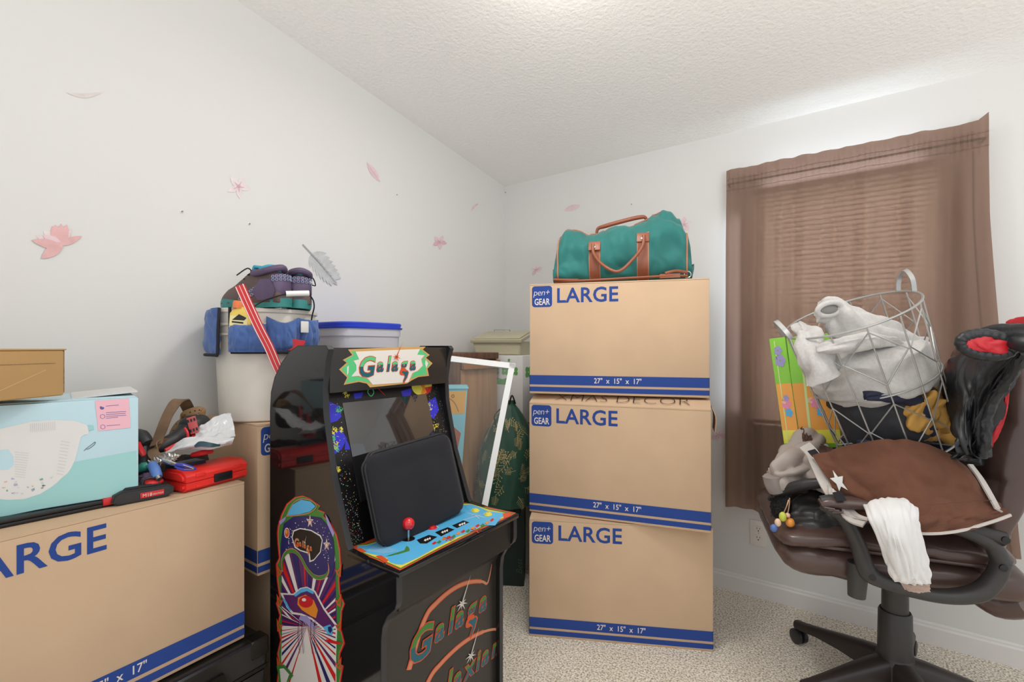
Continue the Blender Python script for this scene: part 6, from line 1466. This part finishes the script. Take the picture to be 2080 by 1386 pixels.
g = MB(); g.cloth([[J(2030, 800, .04), J(2052, 782, .03)], [J(2012, 850, .04), J(2046, 835, .02)], [J(2006, 890, .04), J(2032, 880, .02)], [J(1999, 926, .035), J(2012, 915, .02)]], M_rlin, 12, 24, .003, 14, .004, 4)
g.build('red_lining', pj, label='red lining', sharp=80)
g = MB(); g.tube([J(2050, 657, .06), J(2068, 655, .06), J(2100, 656, .06)], [.008, .012, .012], M_rlin, 12, amp=.004, sc=40); g.build('red_lining', pj, label='red lining', sharp=80)
g = MB(); g.tube([P(1850, 905, 1.44), P(1900, 922, 1.36), P(1950, 935, 1.30), P(1996, 938, 1.26)], [.02, .026, .026, .018], M_puf, 24, amp=.010, sc=12, flatk=.7, sub=10); g.build('lower_sleeve', pj, sharp=80)
# heap of dark clothes below the basket that everything rests on
hp_ = MB(); M_dnv = mat('navy_jersey', (38, 40, 62), .85, bump=.2, bscale=200)
hp_.ball(CH @ Vector((-.02, .10, .715)), .14, M_dnv, 5, sc=(1.25, 1.3, .72), amp=.02, csc=9, seed=2, p=2.6)
hp_.build('clothes_heap', label='heap of dark folded clothes between the seat and the wire basket', cat='clothes', sharp=80)
hp_ = MB(); hp_.ball(CH @ Vector((.0, -.135, .700)), .11, M_velc, 5, sc=(1.5, .75, .72), amp=.010, csc=11, seed=8, p=2.6)
hp_.build('folded_trousers', label='dark folded trousers under the brown vest on the seat', cat='trousers', sharp=80)
g = MB(); g.cloth([[P(1628, 868, 1.62), P(1645, 885, 1.60), P(1668, 905, 1.58)], [P(1640, 905, 1.56), P(1665, 912, 1.55), P(1700, 915, 1.53)], [P(1658, 925, 1.52), P(1690, 925, 1.50), P(1730, 912, 1.49)]], mat('dark_brown_cloth', (82, 56, 46), .85), 24, 20, .008, 14, .012, 5)
g.build('brown_scarf', label='dark brown cloth tucked between the picture panels and the beige jacket', cat='cloth', sharp=70)
# picture panels behind the basket
M_lg = mat('panel_green', (136, 200, 62), .3); M_or = mat('panel_orange', (242, 166, 70), .3); M_ye = mat('panel_yellow', (232, 224, 78), .3)
for k, (x0, x1, Yk, lab) in enumerate(((1593, 1627, 1.665, 'green and orange glossy picture board behind the wire basket, left one'), (1622, 1668, 1.645, 'green and orange glossy picture board behind the wire basket, right one'))):
    p0 = P(x0, 910, Yk); p1 = P(x1, 910, Yk-.03)
    W_ = (p1-p0).length+(.06 if k else 0); PM = FR(p0, (p1-p0), UP); Hh = .38
    t = thing('picture_board', PM, lab, 'picture board')
    g = MB(PM); g.box(0, W_, 0, .014, 0, Hh, M_lg, .004); g.build('board', t)
    g = MB(PM); 
    for z0, z1, m in ((.015, .06, M_ye), (.06, .22, M_or)): g.add([(.002, -.0006, z0), (W_-.002, -.0006, z0), (W_-.002, -.0006, z1), (.002, -.0006, z1)], [(0, 1, 2, 3)], m)
    for j, (cx2, cz2, r_, m) in enumerate(((.5, .30, .016, a_lil), (.45, .335, .012, a_lil), (.5, .15, .013, mat('print_pink', (236, 140, 180), .35)), (.6, .12, .011, a_lbl), (.4, .16, .008, mat('print_peach', (240, 190, 160), .35)), (.55, .17, .008, a_lil))):
        for q in range(5): a_ = q*2*PI/5; g.flat([Vector((W_*cx2+r_*.6*math.cos(a_)+r_*.5*math.cos(b2), -.001-.0002*q, cz2+r_*.8*math.sin(a_)+r_*.6*math.sin(b2))) for b2 in [i*2*PI/10 for i in range(10)]], m)
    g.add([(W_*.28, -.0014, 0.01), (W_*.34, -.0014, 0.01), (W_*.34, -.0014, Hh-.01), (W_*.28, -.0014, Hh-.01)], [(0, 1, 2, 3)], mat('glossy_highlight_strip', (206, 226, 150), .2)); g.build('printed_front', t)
# wire basket
M_wirb = mat('basket_wire', (178, 177, 174), .35, .6)
Bb = P(1818, 892, 1.43); Bt = P(1724, 640, 1.395); ax = (Bt-Bb); BH = ax.length; ax.normalize()
e1 = (Vector((1, -.15, 0))-ax*Vector((1, -.15, 0)).dot(ax)).normalized(); e2 = ax.cross(e1).normalized()
BKM = Matrix((e1, e2, ax)).transposed().to_4x4(); BKM.translation = Bb
wb = thing('wire_basket', BKM, 'grey geometric wire basket full of clothes tilted on top of the chair pile', 'wire basket')
def bp_(th, h, k=1.0): r_ = (.148+.021*h)*k; return Vector((r_*math.cos(th), r_*math.sin(th), h*BH))
for nm, h, r_ in (('rim', 1.0, .0032), ('middle_ring', .50, .0024), ('base_ring', .0, .003)):
    g = MB(BKM); g.tube([bp_(i*2*PI/64, h) for i in range(64)], r_, M_wirb, 8, smooth=False, closed=True)
    if nm == 'base_ring':
        for k in range(6): a_ = k*PI/6; g.tube([bp_(a_, 0), bp_(a_+PI, 0)], .002, M_wirb, 6, smooth=False)
    g.build(nm, wb)
g = MB(BKM); nW = 13
hs = [0, .16, .34, .50, .68, .86, 1.0]
for k in range(nW):
    a_ = 2*PI*k/nW+.12; g.tube([bp_(a_, 0), bp_(a_, 1)], .0021, M_wirb, 6, smooth=False)
for k in range(nW):
    a_, b2 = 2*PI*k/nW+.12, 2*PI*(k+1)/nW+.12; m_ = (a_+b2)/2
    up_ = [.16, .34, .68, .86] 
    for j, h in enumerate(up_):
        s_ = .10 if (j+k) % 2 == 0 else -.10
        g.tube([bp_(a_, min(1, max(0, h+s_))), bp_(b2, min(1, max(0, h-s_)))], .0018, M_wirb, 6, smooth=False)
g.build('wire_lattice', wb)
for sx, a_ in ((-1, PI-.05), (1, .12)):
    g = MB(BKM); c_ = bp_(a_, 1); t1 = Vector((-math.sin(a_), math.cos(a_), 0)); o_ = Vector((math.cos(a_), math.sin(a_), 0))
    g.strap([c_+t1*.030, c_+t1*.024+UP*.035+o_*.010, c_+UP*.058+o_*.016, c_-t1*.024+UP*.035+o_*.010, c_-t1*.030], .013, .004, M_wirb, o_); g.build('handle', wb)
def roll_(a_, h, k): return BKM @ bp_(a_, h, k)
def stuffing(h0, h1, m, k=.93, seed=1, amp=.05, topslope=0, n=60, a0=0, a1=2*PI, sc=9):
    rg = []
    N_ = 30
    for i in range(N_+1):
        t = i/N_; kk = k*max(.05, 1-abs(2*t-1)**7)**.5
        ring = []
        for j in range(n):
            a_ = 2*PI*j/n; h = h0+(h1-h0)*t+topslope*t*math.cos(a_)
            p_ = bp_(a_, h, kk); d = 1+amp*crease(p_, sc, seed); ring.append(Vector((p_.x*d, p_.y*d, p_.z+.010*crease(p_, sc*.8, seed+3))))
        rg.append(ring)
    return rg
# clothes in the basket
M_hood = mat('grey_jersey', (200, 196, 191), .9, bump=.35, bscale=260, bdist=.0008, sheen=.3, rgb2=(190, 186, 182), vscale=120); M_jean = mat('denim', (62, 74, 104), .85, bump=.3, bscale=300, var=.25); M_chr2 = mat('charcoal_jersey', (54, 54, 58), .85, bump=.2, bscale=200); M_must = mat('mustard_jersey', (206, 156, 78), .85, bump=.3, bscale=200)
g = MB(BKM); g.rings(stuffing(.38, .80, M_hood, .93, 3, .10, -.07, sc=12), M_hood)
hd_ = thing('grey_sweatshirt', BKM @ Matrix.Translation((0, 0, .5*BH)), 'light grey sweatshirt bundled in the upper half of the wire basket', 'sweatshirt')
g.build('sweatshirt_body', hd_, sharp=80)
g = MB(); g.tube([P(1664, 628, 1.395), P(1690, 634, 1.385), P(1718, 655, 1.375), P(1760, 685, 1.370), P(1815, 705, 1.395), P(1870, 705, 1.415)], [.040, .050, .056, .064, .062, .040], M_hood, 44, amp=.024, sc=15, sub=12)
g.tube([P(1622, 655, 1.415), P(1640, 680, 1.395), P(1650, 720, 1.355), P(1675, 770, 1.345)], [.012, .034, .050, .050], M_hood, 36, amp=.020, sc=15, sub=10); g.build('hood', hd_, sharp=80)
g = MB(); g.tube([P(1660, 712, 1.330), P(1720, 700, 1.295), P(1780, 692, 1.305), P(1840, 712, 1.345)], [.02, .032, .030, .020], M_hood, 32, amp=.016, sc=17, sub=10, flatk=.7)
g.tube([P(1870, 700, 1.395), P(1885, 740, 1.375), P(1890, 790, 1.395), P(1870, 815, 1.395)], [.02, .030, .032, .018], M_hood, 28, amp=.016, sc=17, sub=10); g.build('sleeve', hd_, sharp=80)
oq = P(1684, 628, 1.340); g = MB(); o2, _ = spline([oq+Vector((.032*math.cos(a_)-.004*math.sin(a_), -.006*math.sin(a_), .017*math.sin(a_)+.006*math.cos(a_))) for a_ in [i*2*PI/10 for i in range(10)]], [1]*10, 5, True)
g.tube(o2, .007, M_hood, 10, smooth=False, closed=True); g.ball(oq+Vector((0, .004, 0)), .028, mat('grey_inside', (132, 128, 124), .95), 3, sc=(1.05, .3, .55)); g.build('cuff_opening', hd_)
blk = thing('charcoal_trousers', BKM @ Matrix.Translation((0, 0, .2*BH)), 'charcoal trousers packed below the grey sweatshirt in the basket', 'trousers')
g = MB(BKM); g.rings(stuffing(.05, .44, M_chr2, .80, 7, .08, -.04, sc=12), M_chr2); g.build('cloth_body', blk, sharp=80)
nv = thing('navy_shirt', BKM @ Matrix.Translation((.05, -.1, .25*BH)), 'navy shirt folded between charcoal trousers and mustard top in the basket', 'shirt')
g = MB(); g.tube([P(1755, 806, 1.310), P(1800, 801, 1.300), P(1845, 808, 1.310), P(1865, 846, 1.320), P(1880, 876, 1.335)], [.02, .034, .036, .034, .025], M_dnv, 32, amp=.012, sc=10, sub=10, flatk=.8); g.build('cloth_body', nv, sharp=80)
mu = thing('mustard_top', BKM @ Matrix.Translation((.14, -.05, .2*BH)), 'mustard yellow top bunched at the right side of the wire basket', 'top')
g = MB(); g.ball(P(1882, 850, 1.375), .066, M_must, 5, sc=(1.05, .9, 1.0), amp=.020, csc=17, seed=6, p=2.4); g.ball(P(1872, 838, 1.315), .056, M_must, 5, sc=(1.1, .7, 1.0), amp=.014, csc=20, seed=3, p=2.4); g.tube([P(1828, 798, 1.325), P(1862, 805, 1.365), P(1900, 820, 1.385), P(1930, 850, 1.415), P(1936, 878, 1.395)], [.016, .030, .036, .034, .018], M_must, 32, amp=.016, sc=18, sub=10); g.build('cloth_body', mu, sharp=80)
jn = thing('blue_jeans', BKM @ Matrix.Translation((.05, -.05, .02)), 'blue denim jeans at the bottom of the wire basket', 'jeans')
g = MB(); g.tube([P(1745, 905, 1.395), P(1810, 895, 1.385), P(1880, 895, 1.405), P(1930, 900, 1.405), P(1958, 905, 1.455)], [.02, .030, .032, .030, .018], M_jean, 32, amp=.010, sc=12, sub=10, flatk=.8); g.build('cloth_body', jn, sharp=80)
rt = MB(); rt.cloth([[P(1856, 700, 1.455), P(1882, 700, 1.455)], [P(1858, 722, 1.445), P(1886, 722, 1.445)], [P(1862, 745, 1.435), P(1890, 748, 1.435)]], mat('red_white_print', (222, 52, 44), .7), 10, 10, .004, 14, .01, 1)
rt.build('red_garment', label='small red garment showing behind the sweatshirt at the basket right side', cat='garment', sharp=70)

# repeats of one kind share a group
GROUPS = {'wall_decal': 'flower and leaf decals on the walls', 'nail': 'small nails in the walls', 'wall_anchor': 'screw anchors in the left wall', 'moving_box': 'cardboard moving boxes', 'ring_folder': 'black folders in the corner', 'picture_board': 'glossy picture boards behind the basket'}
for o in bpy.data.objects:
    k = o.name.split('.')[0]
    if o.parent is None and k in GROUPS and o.get('label'): o['group'] = GROUPS[k]
